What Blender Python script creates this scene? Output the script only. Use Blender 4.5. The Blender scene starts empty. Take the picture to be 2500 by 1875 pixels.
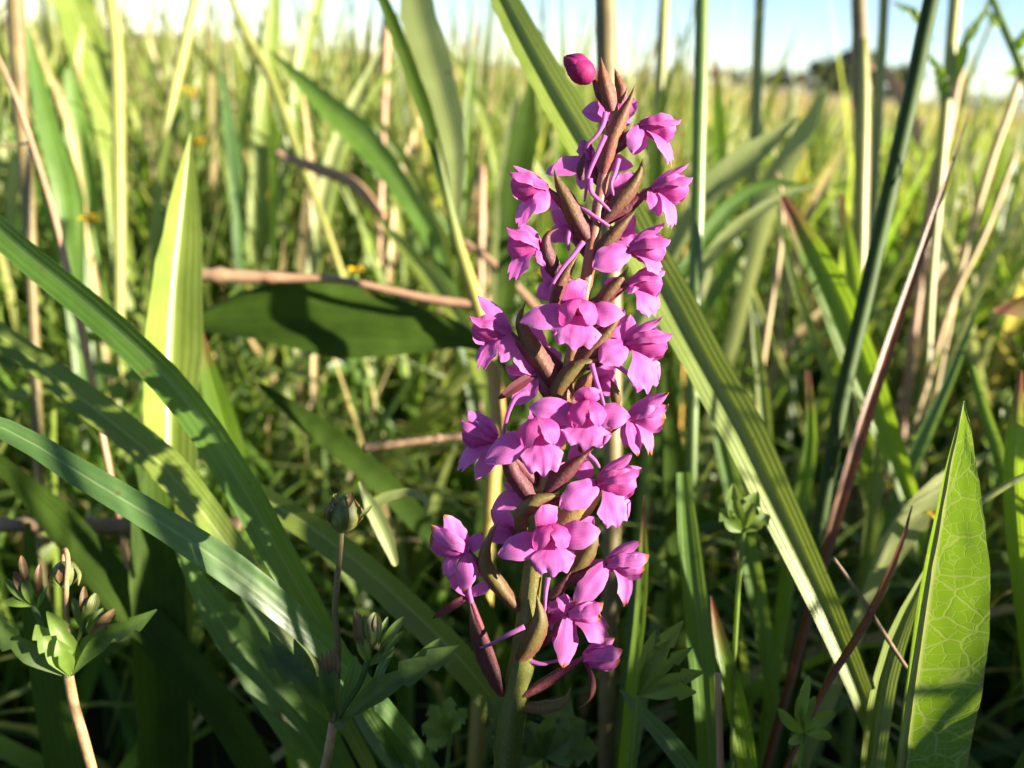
import bpy, math, random
import numpy as np
from mathutils import Vector, Matrix, noise as mnoise

# ------------------------------------------------------------------ camera, sky, sun, exposure
SC = bpy.context.scene
COL = SC.collection
random.seed(11); RNG = np.random.default_rng(7)
PITCH, ROLL = math.radians(20.5), math.radians(5.0)
FPX = 2080.0                      # focal length in pixels of the 2500 px wide frame
EYE = Vector((0, 0, 0.20))
FWD = Vector((0, math.cos(PITCH), -math.sin(PITCH)))
_r0, _u0 = Vector((1, 0, 0)), Vector((0, math.sin(PITCH), math.cos(PITCH)))
RIGHT = _r0 * math.cos(ROLL) + _u0 * math.sin(ROLL)
UP = _u0 * math.cos(ROLL) - _r0 * math.sin(ROLL)
cam = bpy.data.cameras.new('camera')
cam.sensor_width = 36.0
cam.lens = 36.0 * FPX / 2500.0
cam.clip_start, cam.clip_end = 0.005, 5000
cam.dof.use_dof = True
cam.dof.focus_distance = 0.1045
cam.dof.aperture_fstop = 20.0
camo = bpy.data.objects.new('camera', cam); COL.objects.link(camo)
M = Matrix.Identity(4)
for i in range(3):
    M[i][0], M[i][1], M[i][2], M[i][3] = RIGHT[i], UP[i], -FWD[i], EYE[i]
camo.matrix_world = M
SC.camera = camo

SUN_EL, SUN_BACK = math.radians(20), math.radians(20)
SUN = Vector((math.cos(SUN_EL) * math.cos(SUN_BACK), -math.cos(SUN_EL) * math.sin(SUN_BACK), math.sin(SUN_EL)))
world = bpy.data.worlds.new('World'); SC.world = world; world.use_nodes = True
wn = world.node_tree
sky = wn.nodes.new('ShaderNodeTexSky'); sky.sky_type = 'NISHITA'; sky.sun_disc = False
sky.sun_elevation = SUN_EL; sky.sun_rotation = math.atan2(SUN.x, SUN.y)
sky.air_density = 0.7; sky.dust_density = 0.0; sky.ozone_density = 1.6
bg = wn.nodes['Background']; bg.inputs['Strength'].default_value = 0.05
wn.links.new(sky.outputs[0], bg.inputs['Color'])
sl = bpy.data.lights.new('sun', 'SUN'); sl.energy = 5.0; sl.angle = math.radians(0.6); sl.color = (1.0, 0.89, 0.70)
so = bpy.data.objects.new('sun', sl); COL.objects.link(so)
so.rotation_euler = SUN.to_track_quat('Z', 'Y').to_euler(); so.location = (0, 0, 5)
SC.view_settings.view_transform = 'Standard'; SC.view_settings.look = 'None'
SC.view_settings.gamma = 1.0; SC.view_settings.use_curve_mapping = False
SC.view_settings.exposure = 2.2
SC.cycles.max_bounces = 7; SC.cycles.diffuse_bounces = 3; SC.cycles.glossy_bounces = 2
SC.cycles.transmission_bounces = 5; SC.cycles.transparent_max_bounces = 4
SC.cycles.caustics_reflective = False; SC.cycles.caustics_refractive = False
SC.cycles.use_denoising = True
SC.cycles.sample_clamp_indirect = 4.0

# ------------------------------------------------------------------ measuring in the picture's pixels
D0 = 0.105                        # distance of the orchid
PX = D0 / FPX
def at(x, y, d):                  # a 2500 px frame point at depth d
    return EYE + FWD * d + RIGHT * ((x - 1250) * d / FPX) + UP * ((937.5 - y) * d / FPX)
def O(x, y, z=0.0):               # orchid: z in pixels towards the lens
    return at(x, y, D0 - z * PX)
VK = 2500 / 2212.0
def V(x, y, d):                   # a 2212 px view point at depth d
    return at(x * VK, y * VK, d)
def C(r, u, t):                   # a direction: right, up, towards the lens
    return (RIGHT * r + UP * u - FWD * t).normalized()
def project(P):                   # (n,3) -> px, py, depth
    q = P - np.array(EYE)
    d = q @ np.array(FWD); dd = np.maximum(d, 1e-6)
    return 1250 + FPX * (q @ np.array(RIGHT)) / dd, 937.5 - FPX * (q @ np.array(UP)) / dd, d

# ------------------------------------------------------------------ materials
MATS = {}
def nd(t, kind, **kw):
    n = t.nodes.new(kind)
    for k, v in kw.items():
        setattr(n, k, v)
    return n
def ramp(t, fac, stops, interp='LINEAR'):
    r = t.nodes.new('ShaderNodeValToRGB'); r.color_ramp.interpolation = interp
    el = r.color_ramp.elements
    while len(el) < len(stops):
        el.new(0.5)
    for e, (p, c) in zip(el, stops):
        e.position = p; e.color = (c[0], c[1], c[2], 1)
    t.links.new(fac, r.inputs[0])
    return r.outputs[0]
def mixc(t, fac, a, b, mode='MIX'):
    m = t.nodes.new('ShaderNodeMix'); m.data_type = 'RGBA'; m.blend_type = mode
    for s, v in ((0, fac), (6, a), (7, b)):
        if hasattr(v, 'is_output'):
            t.links.new(v, m.inputs[s])
        elif isinstance(v, (int, float)):
            m.inputs[s].default_value = v
        else:
            m.inputs[s].default_value = (v[0], v[1], v[2], 1)
    return m.outputs[2]
def mth(t, op, a, b=None):
    m = t.nodes.new('ShaderNodeMath'); m.operation = op
    for i, v in enumerate((a, b)):
        if v is None:
            continue
        if hasattr(v, 'is_output'):
            t.links.new(v, m.inputs[i])
        else:
            m.inputs[i].default_value = v
    return m.outputs[0]
def start(name):
    m = bpy.data.materials.new(name); m.use_nodes = True
    t = m.node_tree; t.nodes.clear()
    MATS[name] = m
    return m, t
def noise_out(t, scale, detail=3.0, rough=0.55, coord='Object', stretch=None):
    tc = t.nodes.new('ShaderNodeTexCoord')
    src = tc.outputs[coord]
    if stretch:
        mp = t.nodes.new('ShaderNodeMapping'); mp.inputs['Scale'].default_value = stretch
        t.links.new(src, mp.inputs[0]); src = mp.outputs[0]
    n = t.nodes.new('ShaderNodeTexNoise')
    n.inputs['Scale'].default_value = scale; n.inputs['Detail'].default_value = detail; n.inputs['Roughness'].default_value = rough
    t.links.new(src, n.inputs['Vector'])
    return n.outputs[0]
def uv_out(t):
    u = t.nodes.new('ShaderNodeUVMap')
    s = t.nodes.new('ShaderNodeSeparateXYZ'); t.links.new(u.outputs[0], s.inputs[0])
    return s.outputs[0], s.outputs[1], u.outputs[0]
def finish(t, base, trans_col, trans, rough, bump_h=None, bump_s=0.3, bump_d=0.0003, spec=0.4, sheen=0.0, sss=0.0):
    p = t.nodes.new('ShaderNodeBsdfPrincipled')
    p.inputs['Roughness'].default_value = rough
    p.inputs['Specular IOR Level'].default_value = spec
    if sheen: p.inputs['Sheen Weight'].default_value = sheen
    if hasattr(base, 'is_output'): t.links.new(base, p.inputs['Base Color'])
    else: p.inputs['Base Color'].default_value = (*base, 1)
    nrm = None
    if bump_h is not None:
        b = t.nodes.new('ShaderNodeBump'); b.inputs['Strength'].default_value = bump_s; b.inputs['Distance'].default_value = bump_d
        t.links.new(bump_h, b.inputs['Height']); nrm = b.outputs[0]
        t.links.new(nrm, p.inputs['Normal'])
    out = t.nodes.new('ShaderNodeOutputMaterial')
    if trans > 0:
        tr = t.nodes.new('ShaderNodeBsdfTranslucent')
        if hasattr(trans_col, 'is_output'): t.links.new(trans_col, tr.inputs[0])
        else: tr.inputs[0].default_value = (*trans_col, 1)
        if nrm is not None: t.links.new(nrm, tr.inputs['Normal'])
        mx = t.nodes.new('ShaderNodeMixShader'); mx.inputs[0].default_value = trans
        t.links.new(p.outputs[0], mx.inputs[1]); t.links.new(tr.outputs[0], mx.inputs[2])
        t.links.new(mx.outputs[0], out.inputs[0])
    else:
        t.links.new(p.outputs[0], out.inputs[0])

def leaf_mat(name, c1, c2, tc, trans=0.4, rough=0.42, ribs=0, pale=None, scale=160, spec=0.45, tip=None):
    """a blade: mottled colour, lengthwise ribs across its width, a pale midrib, perhaps a dry tip"""
    m, t = start(name)
    a, l, _ = uv_out(t)
    n = noise_out(t, scale, 4)
    n2 = noise_out(t, scale * 0.15, 2)
    col = mixc(t, ramp(t, n, [(0.3, (0, 0, 0)), (0.7, (1, 1, 1))]), c1, c2)
    big = ramp(t, n2, [(0.35, (0.72, 0.76, 0.7)), (0.65, (1.15, 1.12, 1.05))])
    col = mixc(t, 1.0, col, big, 'MULTIPLY')
    tcol = mixc(t, 1.0, tc, big, 'MULTIPLY')
    h = n
    if ribs:
        s = mth(t, 'SINE', mth(t, 'MULTIPLY', a, ribs * 6.283))
        s = mth(t, 'ADD', mth(t, 'MULTIPLY', s, 0.5), 0.5)
        col = mixc(t, mth(t, 'MULTIPLY', s, 0.16), col, [x * 0.55 for x in c1])
        tcol = mixc(t, mth(t, 'MULTIPLY', s, 0.22), tcol, [x * 0.5 for x in tc])
        h = mth(t, 'ADD', mth(t, 'MULTIPLY', s, 0.8), mth(t, 'MULTIPLY', n, 0.5))
    if pale:
        dist = mth(t, 'ABSOLUTE', mth(t, 'SUBTRACT', a, 0.5))
        k = ramp(t, dist, [(0.02, (1, 1, 1)), (0.055, (0, 0, 0))])
        col = mixc(t, mth(t, 'MULTIPLY', k, 0.6), col, pale)
        tcol = mixc(t, mth(t, 'MULTIPLY', k, 0.5), tcol, pale)
    wear = noise_out(t, scale * 1.9, 2, 0.5)
    wk = ramp(t, wear, [(0.70, (0, 0, 0)), (0.76, (0.75, 0.75, 0.75))])
    col = mixc(t, wk, col, [0.5 * c1[0] + 0.07, 0.35 * c1[1] + 0.04, 0.02]); tcol = mixc(t, wk, tcol, (0.16, 0.09, 0.02))
    if tip:
        k = ramp(t, l, [(0.015, (1, 1, 1)), (0.07, (0, 0, 0))])
        col = mixc(t, k, col, tip); tcol = mixc(t, k, tcol, tip)
    finish(t, col, tcol, trans, rough, h, 0.22, 0.00025, spec)
    return m

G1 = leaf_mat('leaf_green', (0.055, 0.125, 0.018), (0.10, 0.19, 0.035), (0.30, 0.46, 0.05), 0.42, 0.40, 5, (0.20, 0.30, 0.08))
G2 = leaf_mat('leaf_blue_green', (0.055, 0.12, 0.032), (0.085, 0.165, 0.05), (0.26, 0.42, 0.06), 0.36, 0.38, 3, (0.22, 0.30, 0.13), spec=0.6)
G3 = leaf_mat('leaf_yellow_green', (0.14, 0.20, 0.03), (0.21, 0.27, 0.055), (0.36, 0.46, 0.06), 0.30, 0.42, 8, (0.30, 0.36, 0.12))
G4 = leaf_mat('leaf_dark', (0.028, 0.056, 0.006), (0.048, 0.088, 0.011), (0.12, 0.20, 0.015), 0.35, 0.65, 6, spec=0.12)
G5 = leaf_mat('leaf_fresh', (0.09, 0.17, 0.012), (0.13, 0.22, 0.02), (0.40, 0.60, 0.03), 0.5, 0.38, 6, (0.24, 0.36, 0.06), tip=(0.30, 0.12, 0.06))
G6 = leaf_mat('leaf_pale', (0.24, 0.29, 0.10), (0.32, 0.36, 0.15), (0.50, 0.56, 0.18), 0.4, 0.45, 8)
STRAW = leaf_mat('straw', (0.40, 0.29, 0.14), (0.50, 0.38, 0.20), (0.5, 0.36, 0.16), 0.2, 0.5, 5)
PINKSTRAW = leaf_mat('straw_pink', (0.36, 0.20, 0.13), (0.46, 0.29, 0.19), (0.45, 0.26, 0.16), 0.15, 0.5, 4)
RUST = leaf_mat('dry_rust', (0.075, 0.028, 0.02), (0.17, 0.06, 0.022), (0.42, 0.13, 0.03), 0.22, 0.4, 4)
TWIG = leaf_mat('twig_bark', (0.13, 0.075, 0.045), (0.26, 0.17, 0.11), (0.2, 0.1, 0.05), 0.0, 0.7, 0, scale=500)
STALKG = leaf_mat('stalk_green', (0.07, 0.13, 0.02), (0.12, 0.19, 0.04), (0.3, 0.4, 0.05), 0.12, 0.38, 5)
STALKY = leaf_mat('stalk_yellow', (0.21, 0.23, 0.05), (0.31, 0.30, 0.09), (0.45, 0.42, 0.1), 0.12, 0.42, 5)
STALKD = leaf_mat('stalk_shade_dark', (0.022, 0.048, 0.006), (0.036, 0.07, 0.010), (0.1, 0.16, 0.02), 0.05, 0.6, 5, spec=0.2)  # shade on the leaning stalk is put into this darkened colour
STALKB = leaf_mat('stalk_brown', (0.10, 0.075, 0.03), (0.19, 0.15, 0.06), (0.2, 0.16, 0.05), 0.06, 0.5, 5)
HERB = leaf_mat('herb_leaf', (0.045, 0.085, 0.015), (0.085, 0.14, 0.03), (0.24, 0.36, 0.05), 0.4, 0.5, 0, scale=700)
HERBL = leaf_mat('herb_leaf_light', (0.12, 0.20, 0.03), (0.18, 0.27, 0.05), (0.4, 0.52, 0.08), 0.45, 0.5, 0, scale=500)
HAIRY = leaf_mat('hairy_stem', (0.26, 0.15, 0.07), (0.40, 0.27, 0.14), (0.4, 0.2, 0.1), 0.1, 0.6, 0, scale=1500)
BUDG = leaf_mat('bud_green', (0.09, 0.115, 0.03), (0.16, 0.18, 0.06), (0.25, 0.3, 0.06), 0.2, 0.55, 6, scale=900)
BUDR = leaf_mat('bud_red', (0.11, 0.065, 0.03), (0.17, 0.10, 0.04), (0.3, 0.1, 0.05), 0.25, 0.5, 0, scale=900)

def mat_two_tone_stem():      # grass culm: green above, orange-yellow below
    m, t = start('stalk_ripening')
    a, l, _ = uv_out(t)
    n = noise_out(t, 220, 4)
    c = ramp(t, l, [(0.02, (0.05, 0.10, 0.015)), (0.10, (0.12, 0.17, 0.025)), (0.17, (0.36, 0.33, 0.06)), (0.30, (0.46, 0.26, 0.08)), (0.45, (0.44, 0.34, 0.07)), (1.0, (0.2, 0.2, 0.06))])
    c = mixc(t, mth(t, 'MULTIPLY', n, 0.3), c, (0.25, 0.2, 0.08))
    finish(t, c, c, 0.15, 0.4, n, 0.2, 0.0003)
    return m
RIPE = mat_two_tone_stem()

def petal_mat(name, cbase, cmid, ctip, tcol, dry=False):
    m, t = start(name)
    a, l, uvv = uv_out(t)
    n = noise_out(t, 420, 3)
    cells = nd(t, 'ShaderNodeTexVoronoi'); cells.inputs['Scale'].default_value = 8000
    tc = nd(t, 'ShaderNodeTexCoord'); t.links.new(tc.outputs['Object'], cells.inputs['Vector'])
    c = ramp(t, l, [(0.0, cbase), (0.30, cmid), (1.0, ctip)])
    c = mixc(t, ramp(t, n, [(0.35, (0, 0, 0)), (0.75, (0.45, 0.45, 0.45))]), c, [x * 1.15 for x in ctip])
    oi = nd(t, 'ShaderNodeObjectInfo')
    c = mixc(t, mth(t, 'MULTIPLY', oi.outputs['Random'], 0.5), c, (cmid[0] * 0.92, cmid[1] * 1.6, cmid[2] * 1.15))
    mg = mth(t, 'ABSOLUTE', mth(t, 'SUBTRACT', a, 0.5))
    c = mixc(t, mth(t, 'MULTIPLY', ramp(t, mg, [(0.25, (0, 0, 0)), (0.5, (1, 1, 1))]), 0.35), c, (0.66, 0.28, 0.60) if ctip[1] > 0.1 else ctip)
    s = mth(t, 'SINE', mth(t, 'MULTIPLY', a, 6.283 * 4.5))
    s = mth(t, 'POWER', mth(t, 'ABSOLUTE', s), 8.0)
    c = mixc(t, mth(t, 'MULTIPLY', s, 0.28), c, [x * 0.5 for x in cmid])
    tcn = mixc(t, 0.35, tcol, c)
    if dry:
        k = ramp(t, mth(t, 'ADD', l, mth(t, 'MULTIPLY', n, 0.12)), [(0.93, (0, 0, 0)), (1.0, (1, 1, 1))])
        c = mixc(t, k, c, (0.42, 0.13, 0.05)); tcn = mixc(t, k, tcn, (0.4, 0.12, 0.04))
    h = mth(t, 'ADD', mth(t, 'MULTIPLY', cells.outputs['Distance'], -1.0), mth(t, 'MULTIPLY', n, 1.2))
    finish(t, c, tcn, 0.36, 0.58, h, 0.25, 0.00012, 0.28)
    return m
PET = petal_mat('petal_pink', (0.50, 0.03, 0.26), (0.52, 0.075, 0.37), (0.56, 0.17, 0.50), (0.86, 0.17, 0.66))
PETD = petal_mat('petal_dry_edge', (0.55, 0.045, 0.30), (0.52, 0.075, 0.37), (0.56, 0.17, 0.50), (0.86, 0.17, 0.64), dry=True)
HOODM = petal_mat('petal_hood', (0.38, 0.010, 0.13), (0.52, 0.045, 0.27), (0.54, 0.11, 0.42), (0.84, 0.10, 0.50))
SPUR = petal_mat('petal_spur', (0.45, 0.08, 0.34), (0.44, 0.11, 0.38), (0.38, 0.12, 0.32), (0.7, 0.2, 0.55))
BUDM = petal_mat('petal_bud', (0.34, 0.018, 0.10), (0.42, 0.02, 0.17), (0.22, 0.008, 0.06), (0.5, 0.03, 0.2))
WITHER = petal_mat('petal_withered', (0.28, 0.04, 0.18), (0.17, 0.035, 0.06), (0.09, 0.03, 0.02), (0.28, 0.05, 0.06))
def bract_mat(name, cb, cm, ct, edge):
    m, t = start(name)
    a, l, _ = uv_out(t)
    n = noise_out(t, 500, 5, 0.7)
    fine = noise_out(t, 2600, 3, 0.7)
    c = ramp(t, mth(t, 'ADD', l, mth(t, 'MULTIPLY', mth(t, 'SUBTRACT', n, 0.5), 0.5)), [(0.05, cb), (0.45, cm), (1.0, ct)])
    e = mth(t, 'ABSOLUTE', mth(t, 'SUBTRACT', a, 0.5))
    c = mixc(t, ramp(t, e, [(0.28, (0, 0, 0)), (0.5, (0.85, 0.85, 0.85))]), c, edge)
    c = mixc(t, ramp(t, fine, [(0.45, (0, 0, 0)), (0.75, (0.4, 0.4, 0.4))]), c, (0.27, 0.16, 0.10))
    s = mth(t, 'SINE', mth(t, 'MULTIPLY', a, 6.283 * 5))
    c = mixc(t, mth(t, 'MULTIPLY', mth(t, 'POWER', mth(t, 'ABSOLUTE', s), 6.0), 0.25), c, [x * 0.5 for x in cb])
    finish(t, c, mixc(t, 0.5, c, (0.35, 0.16, 0.06)), 0.16, 0.5, fine, 0.6, 0.0002, 0.3)
    return m
BRACT = bract_mat('bract_brown', (0.108, 0.025, 0.036), (0.122, 0.061, 0.025), (0.115, 0.083, 0.022), (0.137, 0.032, 0.043))
BRACTR = bract_mat('bract_red', (0.187, 0.050, 0.047), (0.194, 0.076, 0.036), (0.144, 0.061, 0.025), (0.202, 0.050, 0.050))
BRACTG = bract_mat('bract_green', (0.108, 0.054, 0.022), (0.108, 0.094, 0.025), (0.122, 0.108, 0.029), (0.122, 0.043, 0.032))
BRACTP = bract_mat('bract_purple', (0.085, 0.016, 0.035), (0.10, 0.025, 0.04), (0.12, 0.05, 0.03), (0.12, 0.02, 0.05))
BRACTY = bract_mat('bract_yellow', (0.36, 0.18, 0.12), (0.36, 0.27, 0.08), (0.30, 0.27, 0.07), (0.42, 0.16, 0.12))
def stem_mat():
    m, t = start('orchid_stem')
    a, l, _ = uv_out(t)
    n = noise_out(t, 450, 5, 0.65)
    fine = noise_out(t, 3800, 2, 0.7)
    c = ramp(t, mth(t, 'ADD', l, mth(t, 'MULTIPLY', mth(t, 'SUBTRACT', n, 0.5), 0.12)),
             [(0.0, (0.36, 0.13, 0.10)), (0.2, (0.24, 0.085, 0.055)), (0.5, (0.16, 0.085, 0.03)), (0.64, (0.11, 0.085, 0.02)), (0.74, (0.095, 0.10, 0.02)), (1.0, (0.06, 0.09, 0.014))])
    c = mixc(t, ramp(t, fine, [(0.5, (0, 0, 0)), (0.8, (0.35, 0.35, 0.35))]), c, (0.40, 0.26, 0.14))
    finish(t, c, c, 0.08, 0.38, mth(t, 'ADD', n, fine), 0.3, 0.0002, 0.5)
    return m
STEMM = stem_mat()
OVARY = bract_mat('ovary_purple', (0.10, 0.02, 0.035), (0.13, 0.024, 0.04), (0.22, 0.035, 0.09), (0.11, 0.02, 0.04))

def net_leaf_mat():
    m, t = start('leaf_net_veined')
    a, l, uvv = uv_out(t)
    mp = nd(t, 'ShaderNodeMapping'); mp.inputs['Scale'].default_value = (6.0, 30.0, 1.0)
    t.links.new(uvv, mp.inputs[0])
    warp = nd(t, 'ShaderNodeTexNoise'); warp.inputs['Scale'].default_value = 1.6; t.links.new(mp.outputs[0], warp.inputs['Vector'])
    wm = nd(t, 'ShaderNodeVectorMath', operation='SCALE'); wm.inputs['Scale'].default_value = 0.35; t.links.new(warp.outputs['Color'], wm.inputs[0])
    vm = nd(t, 'ShaderNodeVectorMath', operation='ADD'); t.links.new(mp.outputs[0], vm.inputs[0]); t.links.new(wm.outputs[0], vm.inputs[1])
    lines = []
    for sc, wd in ((0.55, 0.035), (1.35, 0.045)):
        v = nd(t, 'ShaderNodeTexVoronoi', feature='DISTANCE_TO_EDGE'); v.inputs['Scale'].default_value = sc
        t.links.new(vm.outputs[0], v.inputs['Vector'])
        lines.append(ramp(t, v.outputs['Distance'], [(wd * 0.3, (1, 1, 1)), (wd * 1.35, (0, 0, 0))]))
    k = mth(t, 'MAXIMUM', lines[0], mth(t, 'MULTIPLY', lines[1], 0.6))
    n = noise_out(t, 350, 4)
    col = mixc(t, n, (0.05, 0.11, 0.012), (0.085, 0.16, 0.02))
    col = mixc(t, mth(t, 'MULTIPLY', k, 0.45), col, (0.24, 0.32, 0.12))
    tcol = mixc(t, mth(t, 'MULTIPLY', k, 0.5), (0.22, 0.38, 0.008), (0.40, 0.46, 0.12))
    mid = ramp(t, mth(t, 'ABSOLUTE', mth(t, 'SUBTRACT', a, 0.5)), [(0.03, (1, 1, 1)), (0.06, (0, 0, 0))])
    col = mixc(t, mid, col, (0.24, 0.33, 0.10)); tcol = mixc(t, mid, tcol, (0.4, 0.45, 0.12))
    edge = ramp(t, mth(t, 'ABSOLUTE', mth(t, 'SUBTRACT', a, 0.5)), [(0.47, (0, 0, 0)), (0.5, (1, 1, 1))])
    col = mixc(t, mth(t, 'MULTIPLY', edge, 0.8), col, (0.20, 0.09, 0.07))
    h = mth(t, 'ADD', mth(t, 'MULTIPLY', k, -1.0), mth(t, 'MULTIPLY', n, 0.4))
    finish(t, col, tcol, 0.30, 0.5, h, 0.25, 0.0002, 0.3)
    return m
NETLEAF = net_leaf_mat()

def mass_mat(name, trans=0.4, rough=0.45, tmul=(2.4, 2.5, 1.0)):
    m, t = start(name)
    at_ = nd(t, 'ShaderNodeAttribute'); at_.attribute_name = 'Col'
    n = noise_out(t, 60, 3)
    c = mixc(t, 1.0, at_.outputs['Color'], ramp(t, n, [(0.3, (0.7, 0.72, 0.7)), (0.7, (1.2, 1.18, 1.1))]), 'MULTIPLY')
    tcn = mixc(t, 1.0, c, tmul, 'MULTIPLY')
    finish(t, c, tcn, trans, rough, None, spec=0.4)
    return m
MASS = mass_mat('meadow_blades', 0.38, 0.42)
MASSL = mass_mat('low_herb_leaves', 0.36, 0.40, (2.8, 2.4, 1.0))
TREEL = mass_mat('tree_leaves', 0.25, 0.5, (2.0, 1.8, 1.0))

def ground_mat():
    m, t = start('meadow_ground')
    tc = nd(t, 'ShaderNodeTexCoord')
    sep = nd(t, 'ShaderNodeSeparateXYZ'); t.links.new(tc.outputs['Object'], sep.inputs[0])
    n = noise_out(t, 30, 5); n2 = noise_out(t, 0.8, 4, 0.6); n3 = noise_out(t, 0.05, 3)
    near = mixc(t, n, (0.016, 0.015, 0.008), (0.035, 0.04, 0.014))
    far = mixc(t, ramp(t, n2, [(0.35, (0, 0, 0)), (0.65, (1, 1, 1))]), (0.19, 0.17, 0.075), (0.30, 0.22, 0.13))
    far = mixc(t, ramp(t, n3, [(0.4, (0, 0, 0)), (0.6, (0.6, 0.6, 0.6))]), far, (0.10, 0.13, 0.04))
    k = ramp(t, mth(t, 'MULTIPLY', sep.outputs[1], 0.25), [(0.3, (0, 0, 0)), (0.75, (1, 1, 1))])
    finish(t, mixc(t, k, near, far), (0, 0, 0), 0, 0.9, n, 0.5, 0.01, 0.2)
    return m
GROUND = ground_mat()
def plain(name, c, trans=0.0, tc=(0, 0, 0), rough=0.5, scale=600):
    m, t = start(name)
    n = noise_out(t, scale, 3)
    finish(t, mixc(t, n, [x * 0.8 for x in c], [min(1, x * 1.15) for x in c]), tc, trans, rough, n, 0.2, 0.0002)
    return m
YELLOW = plain('trefoil_yellow', (0.85, 0.56, 0.02), 0.4, (0.9, 0.62, 0.02))
BARK = plain('bark', (0.07, 0.05, 0.035), scale=8)
ANTHER = plain('flower_column', (0.45, 0.03, 0.18), 0.1, (0.5, 0.05, 0.2))

# ------------------------------------------------------------------ mesh helpers
WLOC = {}
def empty(name, loc, label=None, cat=None, group=None, parent=None):
    o = bpy.data.objects.new(name, None); COL.objects.link(o)
    o.empty_display_size = 0.01
    WLOC[o.name] = Vector(loc)
    if parent is not None:
        o.parent = parent; o.location = Vector(loc) - WLOC[parent.name]
    else:
        o.location = loc
    tag(o, label, cat, group)
    return o
def tag(o, label=None, cat=None, group=None, kind=None):
    if label: o['label'] = label
    if cat: o['category'] = cat
    if group: o['group'] = group
    if kind: o['kind'] = kind
    return o
def add(name, verts, faces, uvs, mat, parent=None, origin=None, cols=None):
    """verts in world space -> one mesh object whose origin is at ORIGIN (default: the last vertex)"""
    verts = np.asarray(verts, dtype=np.float64)
    org = Vector(origin) if origin is not None else Vector(verts[-1])
    me = bpy.data.meshes.new(name)
    me.from_pydata((verts - np.array(org)).tolist(), [], faces)
    if uvs is not None:
        ul = me.uv_layers.new(name='UVMap')
        vi = np.empty(len(me.loops), dtype=np.int64); me.loops.foreach_get('vertex_index', vi)
        ul.data.foreach_set('uv', np.asarray(uvs, dtype=np.float32)[vi].ravel())
    if cols is not None:
        ca = me.color_attributes.new('Col', 'FLOAT_COLOR', 'POINT')
        ca.data.foreach_set('color', np.asarray(cols, dtype=np.float32).ravel())
    me.polygons.foreach_set('use_smooth', [True] * len(me.polygons))
    me.materials.append(mat); me.update()
    o = bpy.data.objects.new(name, me); COL.objects.link(o)
    WLOC[o.name] = org
    if parent is not None:
        o.parent = parent; o.location = org - WLOC[parent.name]
    else:
        o.location = org
    return o
def catmull(pts, n):
    P = [Vector(p) for p in pts]
    if len(P) == 2:
        return [P[0].lerp(P[1], i / n) for i in range(n + 1)]
    L = [0.0]
    for a, b in zip(P, P[1:]): L.append(L[-1] + max((b - a).length, 1e-9))
    T = []
    for k in range(len(P)):
        if k == 0: T.append((P[1] - P[0]) / (L[1] - L[0]))
        elif k == len(P) - 1: T.append((P[-1] - P[-2]) / (L[-1] - L[-2]))
        else:
            d0, d1 = L[k] - L[k - 1], L[k + 1] - L[k]
            T.append(((P[k + 1] - P[k]) / d1 * d0 + (P[k] - P[k - 1]) / d0 * d1) / (d0 + d1))
    out = []
    for i in range(n + 1):
        s = L[-1] * i / n
        k = 0
        while k < len(P) - 2 and s > L[k + 1]: k += 1
        h = L[k + 1] - L[k]; f = (s - L[k]) / h
        f2, f3 = f * f, f ** 3
        out.append(P[k] * (2 * f3 - 3 * f2 + 1) + T[k] * (h * (f3 - 2 * f2 + f)) + P[k + 1] * (3 * f2 - 2 * f3) + T[k + 1] * (h * (f3 - f2)))
    return out
def lerp_list(vals, f):
    """VALS: numbers at equal spacing or (t, value) pairs"""
    if not isinstance(vals[0], (tuple, list)):
        n = len(vals) - 1
        if n == 0: return vals[0]
        vals = [(i / n, v) for i, v in enumerate(vals)]
    for (a, va), (b, vb) in zip(vals, vals[1:]):
        if f <= b:
            k = (f - a) / max(b - a, 1e-9)
            return va + (vb - va) * max(0, k)
    return vals[-1][1]
def grid_faces(nu, nv, off=0):
    f = []
    for i in range(nu):
        for j in range(nv):
            a = off + i * (nv + 1) + j
            f.append((a, a + 1, a + nv + 2, a + nv + 1))
    return f
def sheet(path, width, fold=0.2, roll=0.0, twist=0.0, nv=6, wave=0.0, seed=0.0, face=None, arch=0.0, half=None):
    """a leaf along PATH (list of Vectors): WIDTH(f) full width in metres, turned ROLL degrees from facing the lens"""
    n = len(path) - 1
    V_, U_ = [], []
    for i, p in enumerate(path):
        f = i / n
        tg = (path[min(i + 1, n)] - path[max(i - 1, 0)]).normalized()
        to = face if face is not None else (EYE - p).normalized()
        s = tg.cross(to)
        if s.length < 1e-5: s = tg.cross(Vector((0.3, 0.2, 1)))
        s.normalize()
        a = math.radians(roll + twist * f)
        nn = s.cross(tg).normalized()
        s2 = s * math.cos(a) + nn * math.sin(a)
        n2 = s2.cross(tg).normalized()
        w = width(f) * 0.5
        for j in range(nv + 1):
            v = -1 + 2 * j / nv
            off = fold * abs(v) * w + arch * v * v * w
            if wave:
                off += wave * w * abs(v) ** 1.5 * mnoise.noise(Vector((f * 9 + seed, v * 1.2, seed * 3.1)))
            ww = w * (1 + (0.13 * mnoise.noise(Vector((f * 22 + seed, 7.7 * (1 if v > 0 else -1), seed))) if wave else 0))
            V_.append(p + s2 * (v * ww) + n2 * off)
            U_.append((j / nv, f))
    return V_, grid_faces(n, nv), U_
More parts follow.
